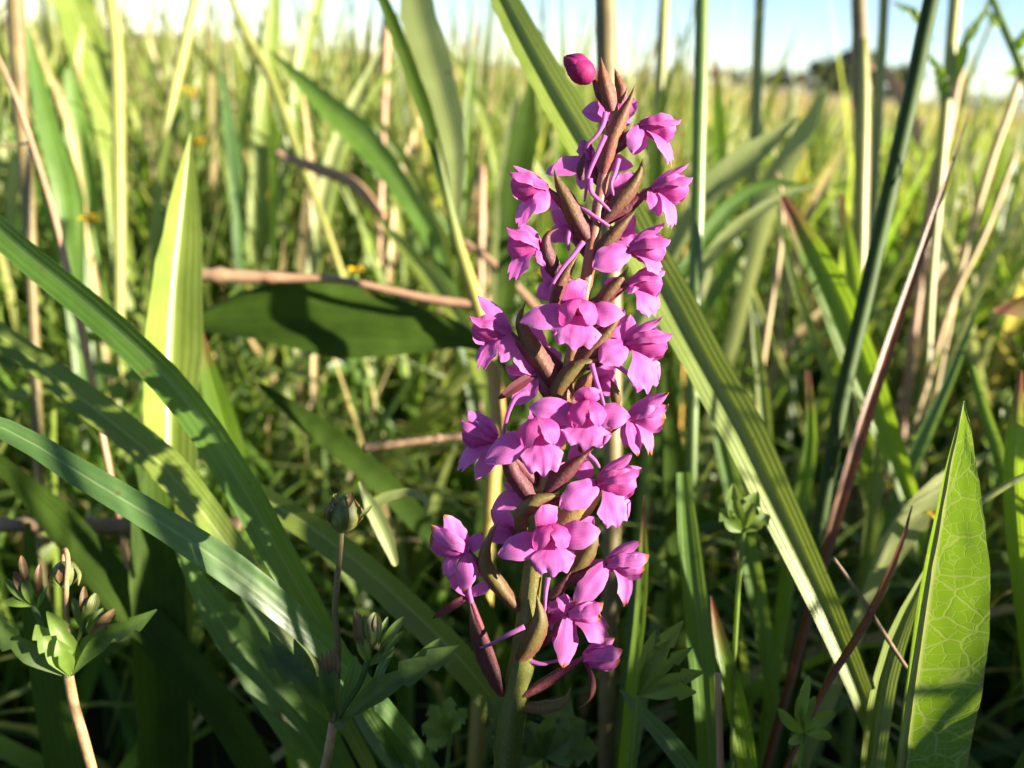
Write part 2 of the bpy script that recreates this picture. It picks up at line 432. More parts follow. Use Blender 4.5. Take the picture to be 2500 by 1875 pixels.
def tube(path, radius, sides=10, bump=0.0, seed=0.0, ribs=0):
    n = len(path) - 1
    V_, U_, F_ = [], [], []
    ref = Vector((0.31, -0.9, 0.2))
    for i, p in enumerate(path):
        f = i / n
        tg = (path[min(i + 1, n)] - path[max(i - 1, 0)]).normalized()
        s = tg.cross(ref); s.normalize(); b = tg.cross(s)
        r = radius(f)
        for j in range(sides + 1):
            a = 2 * math.pi * j / sides
            rr = r * (1 + bump * mnoise.noise(Vector((math.cos(a) * 1.5, math.sin(a) * 1.5 + seed, f * 30))))
            if ribs: rr *= 1 + 0.07 * math.cos(a * ribs + f * 5)
            V_.append(p + s * (rr * math.cos(a)) + b * (rr * math.sin(a))); U_.append((j / sides, f))
    F_ = grid_faces(n, sides)
    c0 = len(V_); V_.append(path[0].copy()); U_.append((0.5, 0.0))
    for j in range(sides): F_.append((c0, j + 1, j))
    c1 = len(V_); V_.append(path[-1].copy()); U_.append((0.5, 1.0))
    o = n * (sides + 1)
    for j in range(sides): F_.append((c1, o + j, o + j + 1))
    return V_, F_, U_
def to_ground(P, Q, spread=0.35):
    """points that carry a blade from P (coming from Q) down into the soil"""
    d = (P - Q); d.z = 0
    if d.length > 1e-6: d.normalize()
    hgt = max(P.z, 0.004)
    g = P + d * min(hgt * spread, 0.05); g.z = -0.004
    m = P.lerp(g, 0.5) + d * hgt * 0.05
    return [m, g]

IN_VIEW = []                      # points of single plants that the eye can see
EYE_N = np.array(EYE)
# ------------------------------------------------------------------ ground and far things
def ground():
    xs = np.concatenate([-np.geomspace(1500, 0.5, 26), np.linspace(-0.4, 0.4, 9), np.geomspace(0.5, 1500, 26)])
    ys = np.concatenate([-np.geomspace(60, 0.5, 10), np.linspace(-0.4, 2.0, 22), np.geomspace(2.2, 3000, 34)])
    V_ = []
    for y in ys:
        for x in xs:
            z = 0.012 * mnoise.noise(Vector((x * 3.0, y * 3.0, 0.3))) if abs(x) < 3 and abs(y) < 4 else 0.0
            V_.append((x, y, z - 0.006))
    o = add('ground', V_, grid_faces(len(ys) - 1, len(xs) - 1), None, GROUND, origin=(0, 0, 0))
    tag(o, kind='structure')
ground()

def leaf_cloud(centers, radii, n, size, base, seed):
    r = np.random.default_rng(seed)
    k = r.integers(0, len(centers), n)
    c = np.asarray(centers)[k]; rad = np.asarray(radii)[k]
    d = r.normal(size=(n, 3)); d /= np.linalg.norm(d, axis=1)[:, None]
    q = c + d * rad * (r.random((n, 1)) ** 0.4)
    a = r.normal(size=(n, 3)); a /= np.linalg.norm(a, axis=1)[:, None]
    b = np.cross(a, r.normal(size=(n, 3))); b /= np.linalg.norm(b, axis=1)[:, None]
    s = size * (0.6 + 0.8 * r.random((n, 1)))
    verts = np.stack([q - a * s, q + b * s * 0.5, q + a * s, q - b * s * 0.5], 1).reshape(-1, 3)
    faces = [(4 * i, 4 * i + 1, 4 * i + 2, 4 * i + 3) for i in range(n)]
    col = np.asarray(base) * (0.6 + 0.8 * r.random((n, 1)))
    cols = np.repeat(np.concatenate([col, np.ones((n, 1))], 1), 4, axis=0)
    return verts, faces, cols
def tree(x, y, h, w, seed, label, cat='tree', name='tree'):
    r = random.Random(seed)
    t = empty(name, (x, y, 0), label, cat, 'trees and bushes along the far field edge')
    P = [Vector((x, y, 0)), Vector((x + 0.02 * h, y, 0.25 * h)), Vector((x, y, 0.6 * h))]
    pth = catmull(P, 8)
    add('trunk', *tube(pth, lambda f: 0.05 * h * (1 - 0.6 * f) , 8, 0.2), BARK, t, origin=(x, y, 0))
    cs, rs = [], []
    for k in range(14):
        cs.append((x + r.uniform(-0.38, 0.38) * w, y + r.uniform(-0.3, 0.3) * w, h * r.uniform(0.08, 0.78)))
        q = r.uniform(0.14, 0.24)
        rs.append((w * q, w * q, h * q))
    v, f, c = leaf_cloud(cs, rs, 2600, 0.05 * h, (0.020, 0.034, 0.012), seed)
    add('crown', v, f, None, TREEL, t, origin=(x, y, 0.5 * h), cols=c)
def horizon_x(px, dist):          # world x of a horizon point seen at column px
    q = at(px, 937.5 - FPX * math.tan(PITCH) + (px - 1250) * math.tan(ROLL), 1.0) - EYE
    k = dist / q.y
    return q.x * k
for i, (px, dist, h, w, lab) in enumerate([
        (2010, 120, 5.6, 6.6, 'tall dark rounded tree on the horizon beside a low hedge'),
        (2085, 124, 6.4, 7.6, 'broadest dark tree on the horizon behind the brown stalk'),
        (2165, 128, 5.4, 7.2, 'dark rounded tree on the horizon next to the broadest one'),
        (1925, 130, 3.4, 7.0, 'low dark hedge bush adjoining the horizon trees'),
        (1835, 134, 3.0, 7.5, 'low wide hedge bush between horizon trees and pale stalks'),
        (1745, 140, 2.6, 7.5, 'lowest hedge bush at the thin end of the far hedge'),
        (2350, 150, 2.6, 9.0, 'low far bush behind the leafy thistle-like stem'),
        (2450, 150, 2.4, 9.0, 'low far bush at the field edge beyond the straw stem'),
        (1600, 170, 2.4, 9.0, 'faint distant bush on the horizon behind the upright reed')]):
    IN_VIEW += [EYE_N + (np.array([horizon_x(px, dist) + k * w * 0.4, dist, h * hz]) - EYE_N) * 0.02 for k in (-1, 0, 1) for hz in (0.12, 0.5)] if i < 4 else []
    tree(horizon_x(px, dist), dist, h, w, 50 + i, lab, 'tree' if h > 4 else 'bush', 'field_tree' if h > 4 else 'hedge_bush')

# ------------------------------------------------------------------ meadow mass
SUN_N = np.array(SUN)
SUNNY = np.array([list(V(2079 - 0.14 * (y - 900) + k, y, .1072 - 0.000004 * (y - 900) - 0.00005 * k)) for y in range(900, 1200, 20) for k in ((4, 16) if y < 1000 else (4, 22))] +
    [list(V(x, y, d)) for (x, y, d) in [(2124, 1230, .1005), (2126, 1270, .100), (195, 1610, .098), (185, 1570, .098), (740, 1110, .0995),
     (300, 1350, .0975), (600, 1085, .148), (660, 1130, .147), (720, 1180, .146), (860, 1290, .142), (930, 1350, .141), (60, 770, .143), (130, 830, .142),
     (1640, 1010, .1435), (1690, 1110, .142), (1735, 1210, .141), (1780, 1310, .140), (1820, 1400, .1395), (1850, 1470, .139), (1560, 1400, .1345), (1580, 1480, .134), (1420, 1400, .118), (1450, 1360, .118), (1960, 1330, .126), (1930, 1400, .126),
     (1500, 1250, .15), (1515, 1420, .149), (1580, 1040, .178), (1610, 1180, .177), (1380, 1330, .134)]])
ORCH_PTS = np.array([list(O(x, y, z)) for (x, y, z) in
    [(1410, 170, 0), (1500, 200, 0), (1600, 320, 0), (1440, 420, 0), (1280, 470, 0), (1620, 480, 0), (1470, 520, 20), (1590, 620, 10), (1420, 640, 20),
     (1400, 760, 50), (1560, 700, 10), (1300, 780, 30), (1580, 860, 10), (1450, 830, 40), (1430, 1000, 60), (1580, 1020, 10), (1300, 1080, 40), (1440, 1160, 40), (1500, 1230, 20),
     (1180, 800, 0), (1340, 1310, 50), (1420, 1300, 40), (1520, 1380, 20), (1190, 1050, 0), (1100, 1320, 0), (1440, 1500, 20), (1470, 1600, 10)]])
SPOT_PTS = np.array([list(V(x, y, d)) for (x, y, d) in
    [(380, 420, .17), (360, 600, .17), (350, 740, .17), (1180, 150, .15), (1240, 280, .15), (1500, 720, .15), (1600, 900, .15), (880, 60, .2), (960, 250, .2),
     (1700, 300, .3), (1600, 350, .25), (1780, 200, .3), (1060, 760, .2), (1020, 620, .2), (620, 1100, .125), (2060, 1000, .11), (2040, 1150, .11), (250, 300, .3), (1640, 120, .3)]])
def dense(P):
    if P.shape[1] < 3: return P
    return np.concatenate([P[:, :-1] * (1 - k) + P[:, 1:] * k for k in (0, 0.25, 0.5, 0.75)] + [P[:, -1:]], 1)
def hides(P, rad=0.003):
    """which blades stand between the lens and one of the IN_VIEW points"""
    hit = np.zeros(len(P), bool)
    if len(P) < 8000: P = dense(P)
    e = np.array(EYE)
    for q in IN_VIEW:
        v = q - e; L = np.linalg.norm(v); v = v / L
        d = P - e
        s = d @ v
        perp = np.linalg.norm(d - s[..., None] * v, axis=2)
        hit |= ((s > 0.05) & (s < L - 0.006) & (perp < rad)).any(1)
    return hit
def shades(P, targets, rad):
    """which blades (n,m,3) come within RAD of a sun ray that reaches one of the target points"""
    if len(P) < 8000: P = dense(P)
    hit = np.zeros(len(P), bool)
    for q in targets:
        d = P - q
        s = d @ SUN_N
        perp = np.linalg.norm(d - s[..., None] * SUN_N, axis=2)
        hit |= ((s > 0.012) & (perp < rad)).any(1)
    return hit
PALETTE = {
    'grass': [(0.06, 0.13, 0.018), (0.085, 0.175, 0.024), (0.13, 0.21, 0.036), (0.18, 0.25, 0.06), (0.04, 0.09, 0.018), (0.30, 0.28, 0.11), (0.40, 0.31, 0.16)],
    'w': [0.2, 0.24, 0.2, 0.16, 0.08, 0.07, 0.05]}
def pick_cols(n, r, pal=None, w=None):
    pal = np.array(pal or PALETTE['grass']); w = np.array(w or PALETTE['w']); w = w / w.sum()
    c = pal[r.choice(len(pal), n, p=w)]
    return np.clip(c * (0.75 + 0.5 * r.random((n, 1))), 0, 1)
def blades_np(x, y, h, w, seed, seg=6, lean=0.35, droop=0.35):
    """arrays of blade rows: (n, seg+1, 3) centres and (n,3) side directions"""
    r = np.random.default_rng(seed)
    n = len(x)
    az = r.uniform(0, 2 * np.pi, n)
    ln = np.abs(r.normal(0, lean, n)); dr = np.abs(r.normal(0, droop, n))
    t = np.linspace(0, 1, seg + 1)[None, :]
    off = h[:, None] * (ln[:, None] * t * 0.7 + dr[:, None] * t ** 2.6)
    z = h[:, None] * (t - 0.32 * dr[:, None] * t ** 3)
    Cn = np.stack([x[:, None] + np.cos(az)[:, None] * off, y[:, None] + np.sin(az)[:, None] * off, z - 0.004], 2)
    fa = az + np.pi / 2 + r.normal(0, 0.8, n)
    side = np.stack([np.cos(fa), np.sin(fa), np.zeros(n)], 1)
    nor = np.stack([-np.sin(fa), np.cos(fa), np.full(n, 0.2)], 1)
    return Cn, side, nor
def blade_mesh(Cn, side, nor, w, cols, fold=0.35, prof=None, tipcol=0.35):
    n, m, _ = Cn.shape
    t = np.linspace(0, 1, m)
    pr = prof if prof is not None else np.clip(1.15 * (1 - t ** 2.2), 0.02, 1) * np.clip(0.55 + 1.5 * t, 0, 1)
    hw = (w[:, None] * pr[None, :] * 0.5)[..., None]
    L = Cn - side[:, None, :] * hw + nor[:, None, :] * hw * fold
    R = Cn + side[:, None, :] * hw + nor[:, None, :] * hw * fold
    Vv = np.stack([L, Cn, R], 2).reshape(-1, 3)
    idx = (np.arange(n)[:, None, None] * m * 3 + np.arange(m - 1)[None, :, None] * 3 + np.arange(2)[None, None, :])
    F = np.stack([idx, idx + 1, idx + 4, idx + 3], -1).reshape(-1, 4)
    dry = np.array([0.30, 0.24, 0.10])
    k = (tipcol * t ** 4)[None, :, None]
    cc = cols[:, None, :] * (1 - k) + dry * k
    cc = np.repeat(cc[:, :, None, :], 3, axis=2).reshape(-1, 3)
    return Vv, F.tolist(), np.concatenate([cc, np.ones((len(cc), 1))], 1)
def clear_view(Cn, dmin, top_margin=60):
    """blades no point of which stands in the frame nearer than DMIN(px,py)"""
    px, py, d = project(Cn.reshape(-1, 3))
    inside = (px > -80) & (px < 2580) & (py > -top_margin) & (py < 1960) & (d > 0)
    lim = dmin(px, py)
    bad = (inside & (d < lim)) | ((d > -0.02) & (np.linalg.norm(Cn.reshape(-1, 3) - np.array(EYE), axis=1) < 0.05))
    return ~bad.reshape(Cn.shape[:2]).any(1)
def dmin_main(px, py):
    lim = np.full(px.shape, 0.21)
    lim = np.where((py > 1150), 0.155, lim)
    lim = np.where((px < 1050) & (py > 950), 0.19, lim)
    return lim
def wedge(n, r0, r1, half, seed, power=0.5):
    r = np.random.default_rng(seed)
    rr = r0 + (r1 - r0) * r.random(n) ** power
    a = r.uniform(-half, half, n)
    return rr * np.sin(a), rr * np.cos(a), rr, a, r

def meadow(name, label, n, r0, r1, half, hr, wr, seed, power=0.5, lean=0.3, droop=0.3, seg=6, pal=None, palw=None, keep=None, protect=True):
    x, y, rr, a, r = wedge(n, r0, r1, half, seed, power)
    h = r.uniform(hr[0], hr[1], n) ** 1.0
    tall = r.random(n) < 0.13
    h = np.where(tall, h * 1.25, h)
    w = r.uniform(wr[0], wr[1], n)
    Cn, side, nor = blades_np(x, y, h, w, seed + 1, seg, lean, droop)
    ok = clear_view(Cn, dmin_main)
    if protect:
        ok &= ~shades(Cn, ORCH_PTS, 0.0032) & ~shades(Cn, SUNNY, 0.0034)
        ok &= ~shades(Cn, SPOT_PTS, 0.004)
    if keep is not None: ok &= keep(x, y, h, r)
    ok &= ~hides(Cn)
    cols = pick_cols(n, r, pal, palw)
    v, f, c = blade_mesh(Cn[ok], side[ok], nor[ok], w[ok], cols[ok])
    o = add(name, v, f, None, MASS, origin=(0, 0, 0), cols=c)
    tag(o, label, 'grass', kind='stuff')
    return o
def side_grass(name, label, n, xr, yr, hr, seed, slope=0.0, spots=True, wr=(0.003, 0.007)):
    r = np.random.default_rng(seed)
    x, y = r.uniform(*xr, n), r.uniform(*yr, n)
    h, w = r.uniform(*hr, n), r.uniform(*wr, n)
    y = y + slope * (x - 0.1)
    Cn, side, nor = blades_np(x, y, h, w, seed + 1, 6, 0.3, 0.35)
    ok = clear_view(Cn, lambda px, py: np.full(px.shape, 0.30)) & ~hides(Cn)
    ok &= ~shades(Cn, ORCH_PTS, 0.003) & ~shades(Cn, SUNNY, 0.0034)
    _, py_, d_ = project(Cn[:, -1, :]); ok &= ~((d_ > 0.3) & (py_ < 330) & (r.random(n) < 0.8))
    if spots: ok &= ~shades(Cn, SPOT_PTS, 0.004)
    v, f, c = blade_mesh(Cn[ok], side[ok], nor[ok], w[ok], pick_cols(n, r)[ok])
    tag(add(name, v, f, None, MASS, origin=(0, 0, 0), cols=c), label, 'grass', kind='stuff')
def clover(name, label, n, r0, r1, half, zr, size, seed, power=0.5, pal=None):
    x, y, rr, a, r = wedge(n, r0, r1, half, seed, power)
    z = r.uniform(zr[0], zr[1], n)
    Vv, Ff, Cc = [], [], []
    pxs, pys, ds = project(np.stack([x, y, z], 1))
    okk = ~hides(np.stack([x, y, z], 1)[:, None, :], 0.005)
    okk &= ~((pxs > -60) & (pxs < 2560) & (pys > 0) & (pys < 1930) & (ds < 0.185))
    cols = pick_cols(n, r, pal or [(0.05, 0.10, 0.015), (0.08, 0.15, 0.02), (0.12, 0.18, 0.03), (0.17, 0.21, 0.05)], [0.3, 0.35, 0.25, 0.1])
    for i in np.nonzero(okk)[0]:
        up = Vector((r.normal(0.25, 0.45), r.normal(-0.1, 0.45), 1)).normalized()
        e1 = up.orthogonal().normalized(); e1.rotate(Matrix.Rotation(r.uniform(0, 6.28), 3, up))
        c = Vector((x[i], y[i], z[i])); s = size * r.uniform(0.6, 1.3)
        for k in range(3):
            d = e1.copy(); d.rotate(Matrix.Rotation(k * 2.094, 3, up)); q = up.cross(d)
            b = len(Vv)
            Vv += [c, c + d * s * 0.55 - q * s * 0.36 + up * s * 0.14, c + d * s * 0.5, c + d * s * 0.55 + q * s * 0.36 + up * s * 0.14,
                   c + d * s * 1.02 - q * s * 0.24 + up * s * 0.06, c + d * s * 0.96 - up * s * 0.05, c + d * s * 1.02 + q * s * 0.24 + up * s * 0.06]
            Ff += [(b, b + 1, b + 2), (b, b + 2, b + 3), (b + 1, b + 4, b + 5, b + 2), (b + 2, b + 5, b + 6, b + 3)]
            Cc += [(*cols[i], 1)] * 7
        # its stalk
        b = len(Vv); g = Vector((x[i] + r.normal(0, 0.01), y[i] + r.normal(0, 0.01), -0.004)); w = Vector((0.0005, 0.0002, 0))
        Vv += [c - w, c + w, g + w, g - w]; Ff.append((b, b + 1, b + 2, b + 3)); Cc += [(*(cols[i] * 1.2), 1)] * 4
    tag(add(name, Vv, Ff, None, MASSL, origin=(0, 0, 0), cols=Cc), label, 'clover', kind='stuff')
# ------------------------------------------------------------------ single leaves and stalks
_seed = [0]
def vpath(pts, root, n):
    P = [V(*p) for p in pts]
    if root: P += to_ground(P[-1], P[-2], root if isinstance(root, float) else 0.35)
    return catmull(P, n)
def blade(name, label, cat, pts, w, mat, fold=0.3, roll=0, twist=0, root=True, wave=0.06, group=None, parent=None, n=36, nv=6, arch=0.0):
    """PTS tip first (2212 px view + depth), W apparent widths in view px along the visible points"""
    _seed[0] += 1
    P = [V(*p) for p in pts]
    pth = vpath(pts, root, n)
    # fraction of the path that is traced from the picture
    L = [0.0]
    for a, b in zip(pth, pth[1:]): L.append(L[-1] + (b - a).length)
    seen = sum((b - a).length for a, b in zip(P, P[1:])) / L[-1]
    seen = min(seen, 1.0)
    m = len(pts) - 1
    ds = [p[2] for p in pts]
    def width(f):
        g = min(f / seen, 1.0)
        k = lerp_list(w, g) * lerp_list(ds, g) / (FPX / VK)
        if f > seen: k *= 1 - 0.45 * (f - seen) / max(1 - seen, 1e-6)
        return k
    if parent is None or pts[0][2] > 0.18:
        IN_VIEW.extend(np.array(p) for p in pth[2:int(len(pth) * min(seen, 0.7)):4] if (p - EYE).dot(FWD) > 0.2)
    o = add(name, *sheet(pth, width, fold, roll, twist, nv, wave, _seed[0] * 1.7, arch=arch), mat, parent)
    if parent is None: tag(o, label, cat, group, 'thing')
    elif label: tag(o, label)
    return o
def stalk(name, label, cat, pts, w, mat, root=True, group=None, parent=None, n=40, nodes=(), bump=0.06):
    _seed[0] += 1
    P = [V(*p) for p in pts]
    pth = vpath(pts, root, n)
    tot = sum((b - a).length for a, b in zip(pth, pth[1:]))
    seen = min(sum((b - a).length for a, b in zip(P, P[1:])) / tot, 1.0)
    ds = [p[2] for p in pts]
    def radius(f):
        g = min(f / seen, 1.0)
        r = 0.5 * lerp_list(w, g) * lerp_list(ds, g) / (FPX / VK)
        for q in nodes: r *= 1 + 0.35 * math.exp(-((g - q) / 0.012) ** 2)
        return r
    if parent is None or pts[0][2] > 0.18:
        IN_VIEW.extend(np.array(p) for p in pth[2:int(len(pth) * min(seen, 0.7)):4] if (p - EYE).dot(FWD) > 0.2)
    o = add(name, *tube(pth, radius, 10, bump, _seed[0]), mat, parent)
    if parent is None: tag(o, label, cat, group)
    return o

# ---- plantain rosette, lower corner
pl = empty('plantain', V(1010, 1560, .150) * 1.0, 'plantain rosette with broad ribbed leaves arching past the cinquefoil buds', 'plantain')
def pleaf(pts, w, mat, fold, roll, label=None, **k):
    return blade('leaf', label, None, pts, w, mat, fold, roll, parent=pl, nv=8, n=44, **k)
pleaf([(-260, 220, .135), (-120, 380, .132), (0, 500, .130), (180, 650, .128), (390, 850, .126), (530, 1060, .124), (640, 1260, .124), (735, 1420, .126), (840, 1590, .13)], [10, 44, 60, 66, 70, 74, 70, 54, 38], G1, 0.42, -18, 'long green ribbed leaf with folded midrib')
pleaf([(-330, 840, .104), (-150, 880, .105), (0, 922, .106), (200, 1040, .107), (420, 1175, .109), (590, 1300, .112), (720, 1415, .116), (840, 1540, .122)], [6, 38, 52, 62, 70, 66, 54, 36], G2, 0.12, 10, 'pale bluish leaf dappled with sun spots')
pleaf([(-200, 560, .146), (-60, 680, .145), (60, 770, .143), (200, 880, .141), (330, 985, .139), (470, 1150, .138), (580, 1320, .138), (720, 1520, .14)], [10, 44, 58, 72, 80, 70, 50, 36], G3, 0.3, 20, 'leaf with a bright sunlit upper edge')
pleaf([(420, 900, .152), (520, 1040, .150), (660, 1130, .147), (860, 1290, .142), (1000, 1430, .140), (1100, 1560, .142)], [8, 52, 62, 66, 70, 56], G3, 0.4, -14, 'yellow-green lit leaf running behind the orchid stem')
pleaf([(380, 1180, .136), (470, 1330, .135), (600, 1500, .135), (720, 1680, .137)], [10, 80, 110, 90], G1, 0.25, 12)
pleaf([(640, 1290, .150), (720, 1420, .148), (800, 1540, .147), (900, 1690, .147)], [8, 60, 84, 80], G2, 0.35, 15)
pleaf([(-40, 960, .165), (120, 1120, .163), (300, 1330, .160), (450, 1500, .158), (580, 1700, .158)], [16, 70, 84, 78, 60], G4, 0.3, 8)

blade('folded_leaf', 'upright channelled pale leaf, one half sunlit and the other dark green', 'leaf',
      [(412, 285, .172), (395, 440, .172), (378, 600, .171), (368, 760, .17), (366, 900, .169), (366, 1060, .168)], [2, 62, 96, 118, 112, 96], G3, 0.85, 8, nv=8)
blade('slim_leaf', 'short pointed green leaf beside the base of the channelled pale leaf', 'leaf',
      [(428, 690, .178), (445, 780, .178), (475, 890, .177), (510, 1010, .176)], [3, 40, 62, 66], G5, 0.25, -8)
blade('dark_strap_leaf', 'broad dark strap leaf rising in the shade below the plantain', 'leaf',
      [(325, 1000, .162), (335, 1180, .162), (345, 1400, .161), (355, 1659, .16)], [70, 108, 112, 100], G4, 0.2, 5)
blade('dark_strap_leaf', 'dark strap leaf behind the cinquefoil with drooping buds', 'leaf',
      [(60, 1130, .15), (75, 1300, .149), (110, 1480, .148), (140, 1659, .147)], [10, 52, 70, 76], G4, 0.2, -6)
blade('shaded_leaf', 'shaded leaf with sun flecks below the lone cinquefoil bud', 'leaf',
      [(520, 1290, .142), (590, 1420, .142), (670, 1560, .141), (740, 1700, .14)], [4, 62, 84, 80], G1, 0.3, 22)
blade('shaded_leaf', 'shaded keeled leaf beside the spread cinquefoil leaf', 'leaf',
      [(765, 1420, .133), (800, 1500, .133), (850, 1600, .132), (905, 1720, .131)], [6, 44, 58, 56], G2, 0.45, 12)

# ---- long leaf that passes behind the spike, and the culm with its sheath leaves
blade('long_leaf', 'very long lit leaf slanting behind the whole orchid spike', 'leaf',
      [(1010, -170, .168), (1098, 20, .162), (1175, 160, .158), (1262, 310, .154), (1350, 470, .151), (1470, 690, .148), (1580, 890, .145), (1690, 1110, .142), (1790, 1330, .140), (1868, 1520, .139)],
      [26, 56, 74, 84, 86, 90, 92, 84, 66, 46], G3, 0.5, 4, n=56, nv=8)
t = empty('grass_culm', V(1060, 1250, .205), 'curving culm turning from dark green to orange-yellow with two sheath leaves', 'grass culm')
stalk('stem', None, None, [(940, 300, .198), (960, 400, .199), (985, 510, .2), (1030, 650, .2), (1062, 770, .2), (1075, 880, .2), (1066, 1010, .2), (1055, 1180, .2)], [10, 20, 26, 30, 33, 34, 34, 34], RIPE, parent=t, nodes=(0.22,))
blade('leaf', 'dark narrow leaf edge curving up from the culm', None, [(800, -60, .205), (838, 30, .204), (880, 140, .202), (922, 260, .2), (950, 370, .199), (972, 470, .199)], [20, 30, 34, 34, 30, 16], G4, 0.5, 20, root=False, parent=t)
blade('leaf', 'broad pale leaf lit behind the dark one', None, [(880, -110, .215), (905, 30, .212), (945, 170, .21), (978, 300, .208), (985, 420, .205), (982, 500, .203)], [30, 74, 84, 66, 40, 20], G6, 0.2, -8, root=False, parent=t)
blade('wild_grass', 'dark-backed ragged blade arching down behind the pink-brown straw', 'grass blade',
      [(585, 110, .30), (690, 215, .295), (790, 310, .29), (868, 410, .285), (930, 515, .28), (975, 640, .275)], [4, 40, 66, 52, 40, 30], G1, 0.3, 14, wave=0.4)
blade('wild_grass', 'short lit blade pointing at the orange-yellow culm', 'grass blade',
      [(815, 470, .27), (880, 540, .268), (940, 610, .265), (1000, 700, .26)], [4, 32, 46, 40], G3, 0.3, -10)
blade('wild_grass', 'dark upright blade between the pale sheath leaf and the long slanting leaf', 'grass blade',
      [(1150, 160, .24), (1138, 260, .24), (1115, 400, .24), (1100, 560, .24)], [6, 60, 64, 44], G4, 0.2, 0)
blade('wild_grass', 'bright pale blade behind the orchid flowers under the long leaf', 'grass blade',
      [(1112, 210, .30), (1100, 330, .30), (1088, 480, .30), (1080, 620, .30)], [16, 38, 44, 40], G6, 0.2, -20)

# ---- the twigs and dead stems
stalk('dead_stem', 'pinkish dead stem lying across the dark dock leaf', 'stem', [(395, 592, .20), (480, 596, .20), (600, 600, .20), (740, 606, .20), (850, 630, .2), (940, 648, .2), (1040, 660, .2)], [32, 30, 22, 16, 18, 22, 20], PINKSTRAW, root=False, nodes=(0.13, 0.3), bump=0.25)
stalk('twig', 'short pale broken twig beside the lower flowers', 'twig', [(785, 968, .155), (860, 958, .155), (940, 948, .156), (1040, 938, .158)], [20, 18, 18, 14], TWIG, root=False, nodes=(0.62,), bump=0.3)
stalk('twig', 'thick brown twig lying under the plantain leaves', 'twig', [(-60, 1136, .172), (80, 1134, .172), (220, 1136, .172), (330, 1142, .172), (520, 1130, .174)], [32, 32, 34, 38, 30], TWIG, root=False, nodes=(0.6,), bump=0.35)
stalk('dry_straw', 'thin dry straw leaning behind the yellow trefoils', 'straw', [(-20, 90, .185), (30, 200, .184), (75, 330, .183), (115, 460, .182), (150, 600, .181), (205, 860, .18)], [9, 11, 13, 14, 14, 13], PINKSTRAW, nodes=(0.25,))
stalk('dry_straw', 'short pink-brown straw crossing the meadow near a yellow stem', 'straw', [(596, 330, .30), (660, 355, .30), (770, 402, .295), (830, 470, .29)], [16, 26, 28, 16], PINKSTRAW, root=False)
stalk('dry_straw', 'brown straw slanting down behind the flowers at the culm', 'straw', [(1000, 520, .27), (1060, 565, .27), (1118, 622, .27), (1180, 690, .27)], [14, 18, 18, 16], PINKSTRAW, root=False)
stalk('dry_straw', 'thin sideways straw touching the leaning dry straw', 'straw', [(-10, 320, .185), (70, 307, .184)], [6, 5], STRAW, root=False)
stalk('dry_straw', 'thin grey straw crossing behind the net-veined leaf', 'straw', [(1800, 1205, .125), (1850, 1275, .124), (1920, 1385, .123), (1990, 1490, .122)], [8, 10, 10, 8], TWIG, root=False)
stalk('dry_straw', 'pale straw crossing beyond the tip of the net-veined leaf', 'straw', [(2260, 1010, .135), (2190, 1040, .135), (2120, 1085, .135), (2040, 1150, .135)], [14, 14, 13, 12], G6, root=False)
stalk('dry_straw', 'pinkish upright straw stub beside the pointed blade', 'straw', [(1551, 1455, .118), (1553, 1540, .118), (1556, 1659, .118)], [13, 15, 16], PINKSTRAW)
blade('dry_leaf', 'dark red-brown dry leaf tapering to a thin point', 'dry leaf', [(2094, 240, .165), (2040, 400, .162), (1985, 560, .16), (1930, 720, .158), (1890, 840, .156), (1855, 950, .155), (1815, 1090, .154), (1775, 1230, .153)], [2, 8, 13, 18, 24, 28, 26, 22], RUST, 0.4, 10)
blade('dry_leaf', 'rust-orange dry leaf with a curled pale tip', 'dry leaf', [(1970, 1092, .125), (1955, 1150, .125), (1915, 1250, .124), (1860, 1360, .123), (1790, 1470, .122), (1735, 1580, .121)], [3, 12, 15, 16, 15, 11], RUST, 0.5, 14)
blade('dry_leaf', 'arched pink-brown dry blade against the horizon trees', 'dry leaf', [(1990, 330, .5), (1972, 260, .5), (1938, 190, .5), (1905, 150, .5), (1870, 140, .5)], [4, 30, 32, 24, 10], PINKSTRAW, 0.2, 0, root=False)
stalk('dry_straw', 'orange-brown straw tip by the bent lit leaves', 'straw', [(1678, 372, .27), (1688, 420, .27), (1686, 520, .27), (1660, 690, .27), (1640, 830, .27)], [8, 11, 14, 14, 13], STRAW)

# ---- tall stalks
stalk('reed_stalk', 'thick upright stalk directly behind the topmost bract, dark on one side', 'stalk', [(1306, -120, .172), (1308, 0, .172), (1312, 200, .172), (1318, 500, .171), (1322, 800, .17), (1322, 1150, .169), (1314, 1400, .168), (1310, 1659, .168)], [44, 46, 48, 46, 42, 38, 38, 38], STALKB, nodes=(0.43,))
stalk('reed_stalk', 'slim grey-green upright stalk standing clear of the upper flowers', 'stalk', [(1519, -120, .20), (1517, 0, .20), (1513, 200, .2), (1507, 420, .2), (1500, 700, .2), (1494, 1000, .2), (1490, 1200, .2)], [28, 30, 30, 29, 26, 24, 22], STALKG, nodes=(0.42,))
stalk('reed_stalk', 'thick dark green stalk leaning across the horizon', 'stalk', [(2042, -120, .17), (2012, 0, .17), (1972, 190, .169), (1925, 400, .168), (1868, 650, .166), (1815, 880, .164), (1780, 1080, .163)], [34, 34, 34, 34, 33, 32, 30], STALKD)
stalk('reed_stalk', 'dark brown stalk with ragged bracts rising past the horizon trees', 'stalk', [(1853, -100, .29), (1855, 0, .29), (1859, 120, .29), (1862, 330, .29), (1858, 600, .29), (1850, 900, .29)], [30, 32, 34, 30, 26, 24], STALKB, nodes=(0.22, 0.3))
stalk('reed_stalk', 'yellow stalk hugging the dark brown ragged stalk', 'stalk', [(1866, 85, .28), (1867, 200, .28), (1862, 400, .28), (1858, 650, .28)], [14, 24, 26, 22], STALKY)
